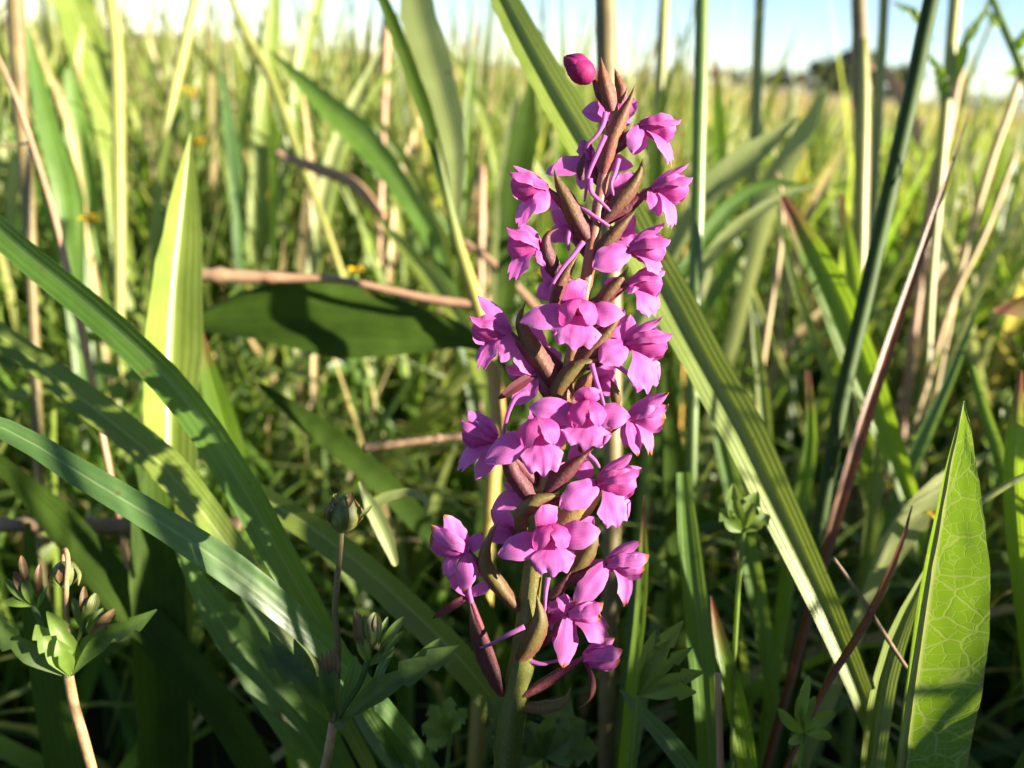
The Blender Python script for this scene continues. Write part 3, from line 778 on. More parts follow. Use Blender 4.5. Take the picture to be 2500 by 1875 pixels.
stalk('reed_stalk', 'straw-coloured stalk between the brown ragged and dark leaning stalks', 'stalk', [(1912, -100, .31), (1910, 0, .31), (1898, 200, .31), (1886, 400, .31), (1868, 600, .31)], [20, 20, 24, 22, 18], STALKY, nodes=(0.3,))
stalk('reed_stalk', 'pale yellow stalk against the open sky', 'stalk', [(1643, -90, .33), (1641, 0, .33), (1636, 140, .33), (1632, 262, .33), (1622, 480, .33)], [20, 22, 24, 22, 12], STALKY)
stalk('reed_stalk', 'bright straw stalk near the slim grey-green stalk', 'stalk', [(1440, -90, .35), (1434, 20, .35), (1425, 180, .35), (1415, 420, .35)], [20, 24, 22, 18], STALKY)
stalk('reed_stalk', 'pink straw stalk leaning beyond the dark green stalk', 'stalk', [(2080, 120, .33), (2050, 260, .33), (2022, 380, .33), (2005, 480, .33), (1980, 660, .33)], [14, 24, 26, 24, 20], PINKSTRAW)
stalk('reed_stalk', 'bright straw stalk leaning outward above the yellow-green field', 'stalk', [(2215, 120, .30), (2190, 210, .30), (2150, 320, .3), (2120, 420, .3), (2070, 600, .3), (2030, 800, .3)], [14, 16, 16, 14, 14, 12], STRAW)
stalk('reed_stalk', 'orange straw stalk fanning out from the clover', 'stalk', [(2195, 330, .28), (2120, 520, .28), (2060, 640, .28), (2010, 800, .28)], [8, 13, 14, 12], STRAW)
stalk('reed_stalk', 'olive stalk standing beside the leaning dry straw', 'stalk', [(28, -60, .22), (36, 60, .22), (44, 220, .22), (60, 420, .22), (70, 640, .22)], [34, 34, 30, 26, 22], STALKB)
stalk('reed_stalk', 'yellow-lit stalk rising from behind the channelled leaf tip', 'stalk', [(232, -60, .30), (250, 90, .30), (256, 300, .30), (258, 600, .30), (256, 800, .30)], [26, 28, 26, 24, 20], STALKY, nodes=(0.4,))
stalk('reed_stalk', 'straw stalk leaning between two yellow trefoil heads', 'stalk', [(430, -40, .36), (395, 110, .36), (362, 260, .36), (340, 420, .36), (325, 560, .36)], [20, 24, 22, 20, 16], STALKY)
stalk('reed_stalk', 'yellow curved stem crossing the ragged dark-backed blade', 'stalk', [(480, -60, .31), (520, 50, .31), (585, 170, .31), (625, 280, .31), (665, 390, .31), (700, 480, .31)], [12, 16, 18, 22, 18, 14], STALKY)
stalk('reed_stalk', 'thin pink straw upright behind the culm leaves', 'stalk', [(838, -40, .38), (834, 120, .38), (826, 330, .38), (818, 560, .38)], [14, 16, 14, 13], PINKSTRAW)
stalk('reed_stalk', 'pink-brown stub upright beside the bright pale blade', 'stalk', [(1042, 360, .33), (1040, 430, .33), (1038, 560, .33)], [16, 18, 16], PINKSTRAW)

# ---- broad blades in the mid distance
for lab, pts, w, mt, fo, ro in [
    ('broad pale leaf hanging over the meadow beside the yellow-lit stalk', [(130, -70, .36), (165, 30, .36), (205, 140, .36), (232, 240, .36), (250, 380, .36)], [60, 76, 80, 60, 30], G3, .25, 0),
    ('dark notched leaf below the broad pale hanging leaf', [(150, 150, .34), (165, 280, .34), (180, 420, .34), (190, 560, .34)], [20, 50, 64, 40], G1, .2, 10),
    ('straight lit blade behind the yellow curved stem', [(598, -50, .4), (585, 110, .4), (568, 260, .4), (556, 440, .4), (550, 600, .4)], [20, 34, 38, 40, 34], G3, .2, 0),
    ('pale blade leaning out above the curved yellow stem', [(700, -60, .42), (668, 60, .42), (648, 160, .42), (628, 300, .42)], [20, 28, 28, 24], G3, .2, 10),
    ('slender grey-green blade behind the pink-brown straw', [(478, 160, .36), (492, 250, .36), (506, 350, .36), (512, 470, .36)], [6, 26, 30, 22], G2, .2, 0),
    ('pale green blade just beside the olive stalk', [(60, 60, .28), (100, 260, .28), (130, 380, .28), (150, 560, .28)], [8, 40, 44, 36], G1, .25, 0),
    ('broad lit blade aimed at the sky above the open field', [(1782, 190, .32), (1750, 260, .32), (1712, 330, .32), (1668, 410, .32), (1640, 520, .32)], [6, 40, 58, 66, 40], G6, .15, -28),
    ('wide lit bent leaf lying across the slim grey-green stalk', [(1725, 250, .24), (1660, 310, .24), (1580, 372, .24), (1520, 430, .24), (1470, 520, .24)], [8, 46, 66, 60, 36], G6, .35, -24),  # pale material stands in for sunlight on this leaf
    ('arched dark-edged leaf under the wide bent leaf', [(1735, 402, .21), (1690, 392, .21), (1620, 412, .21), (1545, 482, .21), (1480, 580, .21)], [4, 24, 34, 38, 30], G1, .4, 10),
    ('second arched leaf dipping below the dark-edged one', [(1770, 398, .21), (1700, 420, .21), (1620, 470, .21), (1540, 545, .21), (1470, 640, .21)], [4, 22, 32, 34, 28], G6, .4, -14),  # sunlit look comes from the pale material here too
    ('bright green channelled leaf slanting down beneath the bent leaves', [(1690, 425, .19), (1730, 500, .19), (1785, 610, .189), (1840, 740, .188), (1900, 900, .187), (1960, 1060, .186)], [16, 60, 74, 70, 56, 40], G5, .5, 6),
    ('dark lit-edged blade upright behind the slim stalk', [(1545, 130, .34), (1552, 240, .34), (1556, 360, .34), (1555, 520, .34)], [8, 28, 34, 26], G5, .25, 0),
    ('tapering grey blade beside the topmost flowers', [(1440, 170, .28), (1428, 240, .28), (1418, 330, .28), (1410, 440, .28)], [4, 24, 34, 26], G4, .2, 0),
    ('green blade rising beside the yellow stalk base', [(1818, 420, .26), (1832, 520, .26), (1850, 640, .26), (1860, 800, .26)], [6, 30, 40, 34], G5, .3, 0),
    ('thin lit blade slanting below the channelled leaf', [(1680, 450, .23), (1720, 620, .23), (1772, 760, .23), (1830, 920, .23)], [6, 18, 20, 18], G3, .3, 0),
    ('pale folded grass leaf standing in the shade of the slim stalk', [(1622, 640, .22), (1634, 740, .22), (1648, 850, .22), (1660, 980, .22)], [4, 20, 28, 24], G3, .4, 0),
    ('bright rounded leaf tip, lit through, well above the net-veined leaf tip', [(2145, 672, .19), (2180, 662, .19), (2225, 664, .19), (2290, 700, .19)], [10, 44, 50, 40], G5, .15, 0),
    ('bright upright blade beyond the net-veined leaf', [(2205, 800, .15), (2196, 900, .15), (2190, 1020, .15), (2200, 1180, .15), (2215, 1340, .15)], [8, 36, 44, 42, 36], G5, .3, 0),
    ('slanting lit blade behind the tip of the net-veined leaf', [(2100, 790, .17), (2130, 900, .17), (2165, 1000, .17), (2190, 1120, .17)], [10, 26, 28, 26], G1, .3, 0),
    ('grey-green blade rising from behind the rust-orange dry leaf', [(2120, 640, .2), (2060, 800, .2), (1990, 960, .2), (1925, 1120, .2), (1880, 1260, .2)], [4, 22, 30, 32, 28], G2, .3, 0),
    ('pale broad leaf lying behind the rust-orange dry leaf', [(2130, 980, .165), (2070, 1020, .165), (2000, 1090, .164), (1930, 1180, .163), (1880, 1290, .162)], [10, 52, 66, 56, 40], G6, .2, 14),
    ('keeled lit leaf beside the net-veined leaf', [(2022, 1190, .128), (1985, 1270, .127), (1940, 1370, .126), (1905, 1490, .125), (1885, 1640, .124)], [4, 28, 46, 52, 50], G3, .5, 8),
    ('wide shaded blade rising beside the pointed blade below the flowers', [(1478, 1020, .15), (1490, 1180, .15), (1508, 1340, .149), (1525, 1500, .148), (1535, 1659, .147)], [30, 52, 54, 56, 54], G1, .35, 0),
    ('pointed upright blade with a lit edge', [(1536, 1288, .135), (1552, 1370, .135), (1580, 1480, .134), (1604, 1590, .134), (1618, 1690, .133)], [4, 30, 40, 44, 42], G5, .4, 6),
    ('slender upright blade close behind the lower flowers', [(1392, 1070, .135), (1390, 1200, .135), (1382, 1340, .134), (1365, 1480, .133), (1352, 1600, .133)], [4, 22, 26, 26, 22], G5, .35, 0),
    ('slender arching blade in the shade between stalk and pointed blade', [(1530, 760, .18), (1550, 900, .18), (1590, 1080, .178), (1640, 1300, .176), (1665, 1480, .175)], [20, 40, 44, 40, 30], G1, .4, 0),
    ('dark blade rising beside the long slanting leaf', [(1440, 800, .185), (1452, 1000, .185), (1475, 1250, .184), (1490, 1500, .183)], [20, 56, 66, 60], G4, .25, 0),
    ('pale keeled blade drooping at the foot of the orchid', [(1340, 1490, .128), (1385, 1540, .127), (1450, 1610, .126), (1510, 1690, .125)], [6, 34, 46, 44], G2, .45, 10),
    ('fresh blade rising through the shade beside the long slanting leaf', [(1745, 800, .19), (1752, 950, .19), (1720, 1130, .189), (1690, 1330, .188)], [10, 30, 36, 30], G5, .3, 0),
    ('bright blade in the clover between the dark leaning stalk and dry leaf', [(1905, 860, .2), (1900, 960, .2), (1890, 1080, .2), (1870, 1240, .2)], [6, 24, 30, 26], G3, .3, 0),
    ('dim blade crossing behind the twig by the lower flowers', [(560, 830, .185), (690, 930, .184), (800, 1020, .183), (900, 1120, .182), (1000, 1240, .18)], [10, 50, 56, 50, 40], G4, .3, 10),
    ('pale curled leaf with a brown tip beside the lone cinquefoil bud', [(776, 1040, .135), (800, 1090, .135), (830, 1150, .135), (856, 1222, .135)], [4, 34, 34, 14], G6, .45, 0),
    ('hooked pale tendril arching above the pale curled leaf', [(918, 1112, .14), (922, 1085, .14), (895, 1065, .14), (840, 1072, .14), (790, 1100, .14)], [6, 16, 18, 24, 28], G6, .3, 0),
]:
    blade('wild_grass', lab, 'grass blade', pts, w, mt, fo, ro, nv=4, n=30, root=False if 'tendril' in lab or 'curled' in lab else True)

# ---- fans of look-alike blades farther back
rb = random.Random(5)
for (n, x0, x1, y0, y1, lo, hi, lab, grp) in [
        (46, 1480, 2230, 230, 760, 0.12, 0.60, 'slender %s blade leaning in the fan of grass beyond the long slanting leaf', 'leaning blades beyond the long slanting leaf'),
        (40, 20, 1090, 20, 430, -0.22, 0.22, 'slender %s upright blade in the grass beyond the channelled leaf and dead stem', 'upright blades beyond the dead stem')]:
    for i in range(n):
        x, y = rb.uniform(x0, x1), rb.uniform(y0, y1)
        d = rb.uniform(.31, .46); ln = rb.uniform(260, 480) * .34 / d; k = rb.uniform(lo, hi)
        if rb.random() < 0.15: k = -k
        w = rb.uniform(12, 27) * .34 / d; bend = rb.uniform(-0.10, 0.28) * ln * (1 if k > 0 else -1)
        mt, hue = rb.choice([(G3, 'yellow-green'), (G6, 'pale'), (G5, 'bright green'), (G3, 'yellow-green'), (G1, 'mid green'), (STRAW, 'straw-coloured'), (G6, 'pale')])
        blade('wild_grass', lab % hue, 'grass blade', [(x + bend, y, d), (x - k * ln * .35 + bend * .3, y + ln * .35, d), (x - k * ln * .7, y + ln * .7, d), (x - k * ln, y + ln, d)],
              [2, w, w * 1.1, w * 0.9], mt, rb.uniform(.15, .5), rb.uniform(-30, 10), nv=4, n=20, group=hue + ' ' + grp)

# ---- dock leaf lying in the shade
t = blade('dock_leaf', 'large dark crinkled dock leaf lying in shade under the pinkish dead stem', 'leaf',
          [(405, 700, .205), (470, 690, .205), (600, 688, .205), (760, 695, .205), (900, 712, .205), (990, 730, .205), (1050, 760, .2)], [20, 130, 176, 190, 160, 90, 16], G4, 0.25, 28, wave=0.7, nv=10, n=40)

# ---- leafy toothed stem against the sky
t = empty('leafy_stem', V(2010, 760, .30), 'leafy yellow-green stem with toothed wings against the sky', 'leafy stem')
stalk('stem', None, None, [(2068, -60, .30), (2058, 60, .30), (2046, 200, .30), (2030, 380, .30), (2015, 560, .30)], [26, 26, 24, 22, 18], STALKY, parent=t)
for (a, b, w) in [((1928, 5), (2010, 90), 22), ((2150, -20), (2050, 150), 20), ((2090, 60), (2046, 200), 30), ((2000, 110), (2040, 240), 26)]:
    blade('leaf', None, None, [(a[0], a[1], .295), ((a[0] + b[0]) / 2 + 10, (a[1] + b[1]) / 2 - 14, .297), (b[0], b[1], .30)], [4, w, w * 0.6], G5, .2, 10, root=False, parent=t, wave=0.8)
t = empty('leafy_stem', V(2195, 420, .29), 'arching toothed leafy stem reaching down from above the field', 'leafy stem')
stalk('stem', None, None, [(2130, -40, .29), (2165, 50, .29), (2195, 120, .29), (2225, 200, .29), (2250, 420, .29)], [12, 18, 20, 18, 14], STALKG, parent=t)
for (a, b, w) in [((2215, 60), (2190, 115), 26), ((2165, 160), (2205, 140), 22), ((2130, 20), (2165, 60), 18), ((2240, 170), (2205, 150), 20)]:
    blade('leaf', None, None, [(a[0], a[1], .285), ((a[0] + b[0]) / 2, (a[1] + b[1]) / 2 + 6, .288), (b[0], b[1], .29)], [4, w, w * 0.5], G5, .2, 10, root=False, parent=t, wave=0.6)

# ---- net-veined folded leaf, sharp beside the edge
t = empty('net_veined_leaf', V(1960, 1720, .112), 'large upright folded leaf with net veins, sunlit through near its tip', 'leaf')
def netleaf():
    rib = catmull([V(*p) for p in [(2081, 866, .1075), (2068, 930, .1075), (2052, 1000, .107), (2034, 1100, .1065), (2015, 1200, .106), (1998, 1300, .1058), (1980, 1420, .1055), (1962, 1540, .1053), (1948, 1659, .105), (1930, 1800, .105)]], 60)
    edge = catmull([V(*p) for p in [(2083, 868, .1073), (2096, 925, .1058), (2108, 1000, .104), (2122, 1090, .102), (2133, 1180, .1005), (2139, 1270, .0995), (2136, 1370, .099), (2122, 1490, .099), (2098, 1600, .0993), (2070, 1800, .100)]], 60)
    V_, U_ = [], []
    nv = 10
    for i, (a, b) in enumerate(zip(rib, edge)):
        f = i / 60
        back = a + (b - a).length * 0.9 * C(0.35, 0.0, -0.9)
        for j in range(nv, 0, -1):
            k = j / nv
            V_.append(a.lerp(back, k)); U_.append((0.5 - 0.5 * k, f))
        for j in range(nv + 1):
            k = j / nv
            p = a.lerp(b, k)
            tooth = 1.2 * PX * (1 if i % 6 == 0 else 0) * (k > 0.95)
            p += C(-0.15, 0, 1) * ((math.sin(k * 3.14) * 9 + 9 * mnoise.noise(Vector((f * 14, k * 2.5, 3)))) * PX) + C(1, 0.2, 0) * (tooth + (2.0 * PX * mnoise.noise(Vector((f * 25, 0, 9))) if k > 0.8 else 0))
            V_.append(p); U_.append((0.5 + 0.5 * k, f))
    add('blade', V_, grid_faces(60, 2 * nv), U_, NETLEAF, t)
    add('midrib', *tube(rib, lambda f: PX * (3 + 8 * f), 8, 0.1), G6, t)
netleaf()

# ------------------------------------------------------------------ yellow trefoils in the meadow
def trefoil(x, y, d, s, lab):
    c = V(x, y, d)
    t = empty('trefoil', Vector((c.x, c.y, 0)), lab, 'wildflower', 'yellow trefoils scattered through the meadow')
    r = random.Random(int(x * 7 + y))
    P = catmull([c, Vector((c.x + 0.004, c.y + 0.003, c.z * 0.6)), Vector((c.x + 0.001, c.y, -0.003))], 10)
    IN_VIEW.append(np.array(c)); IN_VIEW.append(np.array(c + UP * s)); IN_VIEW.append(np.array(c + RIGHT * s)); IN_VIEW.append(np.array(c - RIGHT * s))
    add('stem', *tube(P, lambda f: 0.0007, 6), STALKG, t)
    for k in range(5):
        a = k * 1.257 + r.random()
        d_ = Vector((math.cos(a), math.sin(a), r.uniform(0.1, 0.9))).normalized()
        pth = catmull([c, c + d_ * s * 0.5 + Vector((0, 0, 0.25 * s)), c + d_ * s], 6)
        add('petal', *sheet(pth, lambda f: s * 0.75 * math.sin(math.pi * min(1, 0.15 + 0.8 * f)), 0.3, 0, face=Vector((0, 0, 1)), nv=4), YELLOW, t, origin=c)
for (x, y, d, s, lab) in [(412, 207, .50, .0075, 'yellow trefoil head above another beside the leaning straw stalk'), (428, 318, .42, .0066, 'yellow trefoil head just above the channelled leaf tip'),
                     (193, 480, .262, .0036, 'yellow trefoil head low beside the yellow-lit stalk'), (718, 538, .40, .0055, 'yellow trefoil head in the clover above the dead stem'),
                     (1183, 606, .30, .0048, 'yellow trefoil head close behind the orchid bracts'), (1066, 560, .40, .0042, 'small yellow trefoil head beside the ripening culm'),
                     (590, 434, .5, .0058, 'small yellow trefoil head below the pink-brown straw'), (768, 590, .235, .003, 'yellow trefoil head resting over the dead stem'),
                     (388, 138, .55, .0066, 'pale yellow trefoil head highest in the grass'), (2018, 1120, .16, .0022, 'tiny yellow bud beside the net-veined leaf')]:
    trefoil(x, y, d, s, lab)

# ------------------------------------------------------------------ the mass of the meadow, kept clear of what stands in front of it
meadow('meadow_grass', 'dense blurred green meadow grass growing behind the orchid', 4200, 0.24, 1.0, 0.75, (0.07, 0.215), (0.0025, 0.0075), 21, lean=0.42, droop=0.4,
       keep=lambda x, y, h, r: ~((x > 0.16 * y) & (h > 0.17) & (r.random(len(x)) < 0.5)))
meadow('broad_grass', 'broad bright grass blades standing a hand behind the orchid', 330, 0.25, 0.6, 0.70, (0.13, 0.235), (0.005, 0.010), 23, lean=0.34, droop=0.35,
       pal=[(0.17, 0.22, 0.05), (0.24, 0.28, 0.09), (0.06, 0.12, 0.02), (0.30, 0.30, 0.12)], palw=[0.35, 0.3, 0.2, 0.15],
       keep=lambda x, y, h, r: r.random(len(x)) < np.where(x < 0.0, 1.0, np.where(x < 0.2 * y, 0.6, 0.6)))
meadow('tall_grass', 'tall bright blades of meadow grass rising above the horizon', 1500, 0.33, 1.2, 0.72, (0.185, 0.262), (0.004, 0.0095), 25, lean=0.16, droop=0.18,
       pal=[(0.17, 0.22, 0.05), (0.22, 0.26, 0.075), (0.28, 0.29, 0.10), (0.06, 0.11, 0.02), (0.38, 0.31, 0.17), (0.035, 0.07, 0.015)], palw=[0.22, 0.22, 0.12, 0.2, 0.08, 0.16],
       keep=lambda x, y, h, r: r.random(len(x)) < np.where(x < 0.04 * y, 1.0, np.where(x < 0.2 * y, 0.45, 0.32)))
meadow('thin_grass', 'thin wispy grass stems rising through the meadow behind the orchid', 900, 0.25, 1.3, 0.75, (0.14, 0.25), (0.0010, 0.0020), 27, lean=0.16, droop=0.2,
       pal=[(0.30, 0.30, 0.10), (0.16, 0.22, 0.05), (0.42, 0.34, 0.18), (0.36, 0.22, 0.15)], palw=[0.35, 0.3, 0.2, 0.15])
meadow('farther_grass', 'lower sunlit meadow grass in the distance below the horizon', 9000, 0.9, 4.5, 0.75, (0.06, 0.22), (0.003, 0.008), 31, power=0.6,
       keep=lambda x, y, h, r: ~((x > 0.22 * y) & (h > 0.15)), protect=False)
meadow('field_grass', 'short tan field grass reaching towards the hedge', 14000, 3.5, 22, 0.72, (0.05, 0.12), (0.012, 0.03), 35, power=0.7, seg=3,
       pal=[(0.24, 0.20, 0.09), (0.30, 0.23, 0.13), (0.15, 0.16, 0.06), (0.34, 0.26, 0.16)], palw=[0.3, 0.3, 0.2, 0.2], protect=False)
meadow('leaning_grass', 'tangled grass in the shade low around the orchid stem', 900, 0.15, 0.34, 0.85, (0.05, 0.14), (0.002, 0.006), 41, lean=0.7, droop=0.8)

side_grass('surrounding_grass', 'meadow grass standing beside the orchid on the sunward side', 1800, (0.06, 0.62), (-0.28, 0.22), (0.10, 0.24), 61)
side_grass('sunward_grass', 'meadow grass farther along the sunward side of the meadow', 5200, (0.16, 1.1), (0.10, 1.2), (0.10, 0.215), 65, 0.0, True, (0.004, 0.009))
side_grass('close_shade_grass', 'thick low unseen grass added close on the sunward side to shade the lower leaves', 3800, (0.045, 0.30), (-0.14, 0.09), (0.09, 0.20), 67)  # out of frame, added to keep sun off the lower leaves
side_grass('shade_clump_grass', 'tall unseen clump of meadow grass added to shade the plantain leaves', 1700, (0.065, 0.28), (-0.05, 0.05), (0.15, 0.26), 69, -0.36, False, (0.004, 0.009))  # outside the view, planted along the sun's path to shade the plantain
side_grass('low_shade_grass', 'low unseen grass added to shade the foot of the net-veined leaf', 1000, (0.075, 0.34), (0.02, 0.13), (0.09, 0.17), 83, -0.36, False, (0.004, 0.008))  # outside the view, added to darken the lower net-veined leaf
side_grass('shaded_grass', 'meadow grass on the shaded side of the plantain leaves', 260, (-0.45, -0.12), (-0.2, 0.2), (0.06, 0.18), 63)

clover('clover', 'mat of small clover and trefoil leaves under the grass', 6500, 0.2, 1.0, 0.75, (0.012, 0.115), 0.0085, 71, 0.5,
       [(0.06, 0.12, 0.018), (0.10, 0.17, 0.025), (0.15, 0.21, 0.04), (0.21, 0.25, 0.06)])
clover('distant_clover', 'blurred low leafy herbs farther back in the meadow', 3200, 0.8, 2.6, 0.72, (0.03, 0.13), 0.013, 73, 0.6,
       [(0.10, 0.15, 0.025), (0.14, 0.19, 0.035), (0.20, 0.23, 0.06), (0.08, 0.12, 0.02)])

# ------------------------------------------------------------------ cinquefoil plants in front
def pxs(pts, n=24):
    return catmull([O(*p) for p in pts], n)
def leaflet(parent, pts, w, mat=HERB, teeth=3, fold=0.45, roll=0, name='leaf', depth=0.55):
    pth = pxs(pts, 30)
    def wd(f):                   # f = 0 at the tip
        base = max(0.04, math.sin(math.pi * min(1.0, 0.02 + 0.98 * f) ** 0.75)) if f < 0.98 else 0.1
        saw = 1.0
        if f < 0.62 and teeth:
            ph = (f / 0.62 * teeth) % 1.0
            saw = (1 - depth) + depth * ph ** 0.8
        return w * PX * base * saw
    return add(name, *sheet(pth, wd, fold, roll, nv=4), mat, parent)
def calyx(parent, c, axis, r, ln, lobes=5, mat=BUDG, red=True, name='bud'):
    """a closed bud: ribbed ovoid with pointed sepals and narrow outer lobes"""
    c = O(*c); ax = axis
    prof = lambda f: r * PX * math.sin(math.pi * (0.08 + 0.90 * f ** 0.85)) ** 0.75
    P = [c + ax * (ln * PX * (i / 16 - 0.45)) for i in range(17)]
    b = add(name, *tube(P, prof, 20, 0.10, r, 5), mat, parent, origin=c)
    e1 = ax.orthogonal().normalized(); e2 = ax.cross(e1)
    for k in range(lobes):
        a = 2 * math.pi * k / lobes + 0.4
        o = e1 * math.cos(a) + e2 * math.sin(a)
        p0 = c - ax * (0.30 * ln * PX) + o * (r * 0.75 * PX)
        p1 = c + ax * (0.05 * ln * PX) + o * (r * 1.25 * PX)
        p2 = c + ax * (0.45 * ln * PX) + o * (r * (1.25 if k % 2 else 0.6) * PX)
        pth = catmull([p2, p1, p0], 10)
        add('sepal', *sheet(pth, lambda f: r * 0.5 * PX * max(0.05, math.sin(math.pi * min(0.98, 0.03 + 0.8 * f))), 0.3, 0, face=o, nv=4), BUDR if (red and k % 2 == 0) else mat, b)
    return b
def hairs(parent, path, rad, n, ln, seed):
    r = random.Random(seed); V_, F_, U_ = [], [], []
    for k in range(n):
        i = r.randrange(len(path) - 1); p = path[i].lerp(path[i + 1], r.random())
        d = Vector((r.gauss(0, 1), r.gauss(0, 1), r.gauss(0, 1))).normalized()
        tg = (path[i + 1] - path[i]).normalized(); d = (d - tg * d.dot(tg)).normalized()
        s = d.cross(tg) * 0.5 * PX; b = len(V_)
        V_ += [p + d * rad * 0.9 + s, p + d * rad * 0.9 - s, p + d * (rad + ln * r.uniform(0.5, 1.2)) + tg * ln * r.uniform(-.4, .4)]; F_.append((b, b + 1, b + 2)); U_ += [(0, 0), (1, 0), (0.5, 1)]
    o = add('hairs', V_, F_, U_, G6, parent); o['kind'] = 'stuff'
def cinquefoil_a():
    z = 150
    K = lambda x, y, dz=0: (x * .4068, 1200 + y * .4068, z + dz)
    t = empty('cinquefoil', O(*K(560, 1900)) , 'cinquefoil with one bud drooping on a hooked stalk and toothed bracts', 'wildflower')
    P = [O(*p) for p in (K(412, 1110), K(420, 1180), K(455, 1330), K(500, 1480), K(550, 1659), K(600, 1850))]
    P += to_ground(P[-1], P[-2])
    pth = catmull(P, 40)
    add('stem', *tube(pth, lambda f: 11.5 * PX, 12, 0.12, 1), HAIRY, t); hairs(t, pth, 11 * PX, 260, 7 * PX, 3)
    leaflet(t, [K(940, 708, 20), K(800, 790, 24), K(640, 860, 14), K(520, 980, 6), K(430, 1110)], 50, HERB, 3, 0.6, 20)
    leaflet(t, [K(-60, 690, 10), K(40, 850, 18), K(180, 955, 20), K(300, 1040, 10), K(410, 1120)], 58, HERB, 3, 0.6, -20)
    leaflet(t, [K(280, 720, 24), K(340, 800, 30), K(400, 900, 22), K(440, 1000, 10), K(425, 1110)], 44, HERBL, 2, 0.4, 0)
    leaflet(t, [K(215, 800, 30), K(260, 880, 36), K(330, 980, 26), K(410, 1110, 10)], 52, HERBL, 3, 0.3, 10)
    leaflet(t, [K(345, 890, 40), K(370, 950, 38), K(400, 1020, 26), K(420, 1110, 10)], 40, HERBL, 2, 0.3, 0)
    leaflet(t, [K(690, 740, -20), K(600, 830, -14), K(520, 930, -6), K(440, 1080, 0)], 50, HERB, 3, 0.4, 0)
    pd = pxs([K(392, 480, -14), K(380, 380, -16), K(392, 348, 0), K(402, 380, 8), K(398, 560, 10), K(395, 700, 8), K(415, 900, 4), K(425, 1090)], 36)
    add('pedicel', *tube(pd, lambda f: 5.6 * PX, 10, 0.1, 2), HAIRY, t)
    calyx(t, K(395, 490, -18), C(0.02, -1, 0.1), 27, 62)
    s1 = pxs([K(160, 570, 0), K(200, 680, 0), K(232, 770, 4), K(262, 850, 8), K(400, 1090, 4)], 20)
    add('pedicel', *tube(s1, lambda f: 7 * PX, 8), HERB, t)
    for (tx, ty, bx, by, w, m) in [(128, 385, 170, 580, 20, BUDR), (238, 435, 225, 640, 20, BUDR), (88, 480, 160, 640, 22, BUDR), (38, 530, 180, 680, 22, HERB), (30, 660, 200, 690, 18, HERBL), (285, 565, 225, 700, 14, HERB), (150, 520, 190, 680, 26, HERBL)]:
        leaflet(t, [K(tx, ty, 12), K((tx + bx) / 2 - 4, (ty + by) / 2, 18), K(bx, by, 4)], w * 0.85, m, 0, 0.6, 0, 'bracteole')
    s2 = pxs([K(540, 690, 10), K(500, 800, 10), K(460, 930, 8), K(430, 1080, 4)], 16)
    add('pedicel', *tube(s2, lambda f: 6 * PX, 8), HERB, t)
    for (tx, ty, bx, by, w, m) in [(505, 570, 490, 760, 20, BUDR), (575, 610, 530, 760, 30, BUDG), (440, 640, 480, 820, 20, HERB), (690, 705, 540, 860, 26, BUDR), (560, 640, 500, 800, 34, HERBL), (620, 700, 520, 840, 24, HERB)]:
        leaflet(t, [K(tx, ty, 8), K((tx + bx) / 2 + 4, (ty + by) / 2, 18), K(bx, by, 6)], w * 0.85, m, 0, 0.6, 0, 'bracteole')
cinquefoil_a()
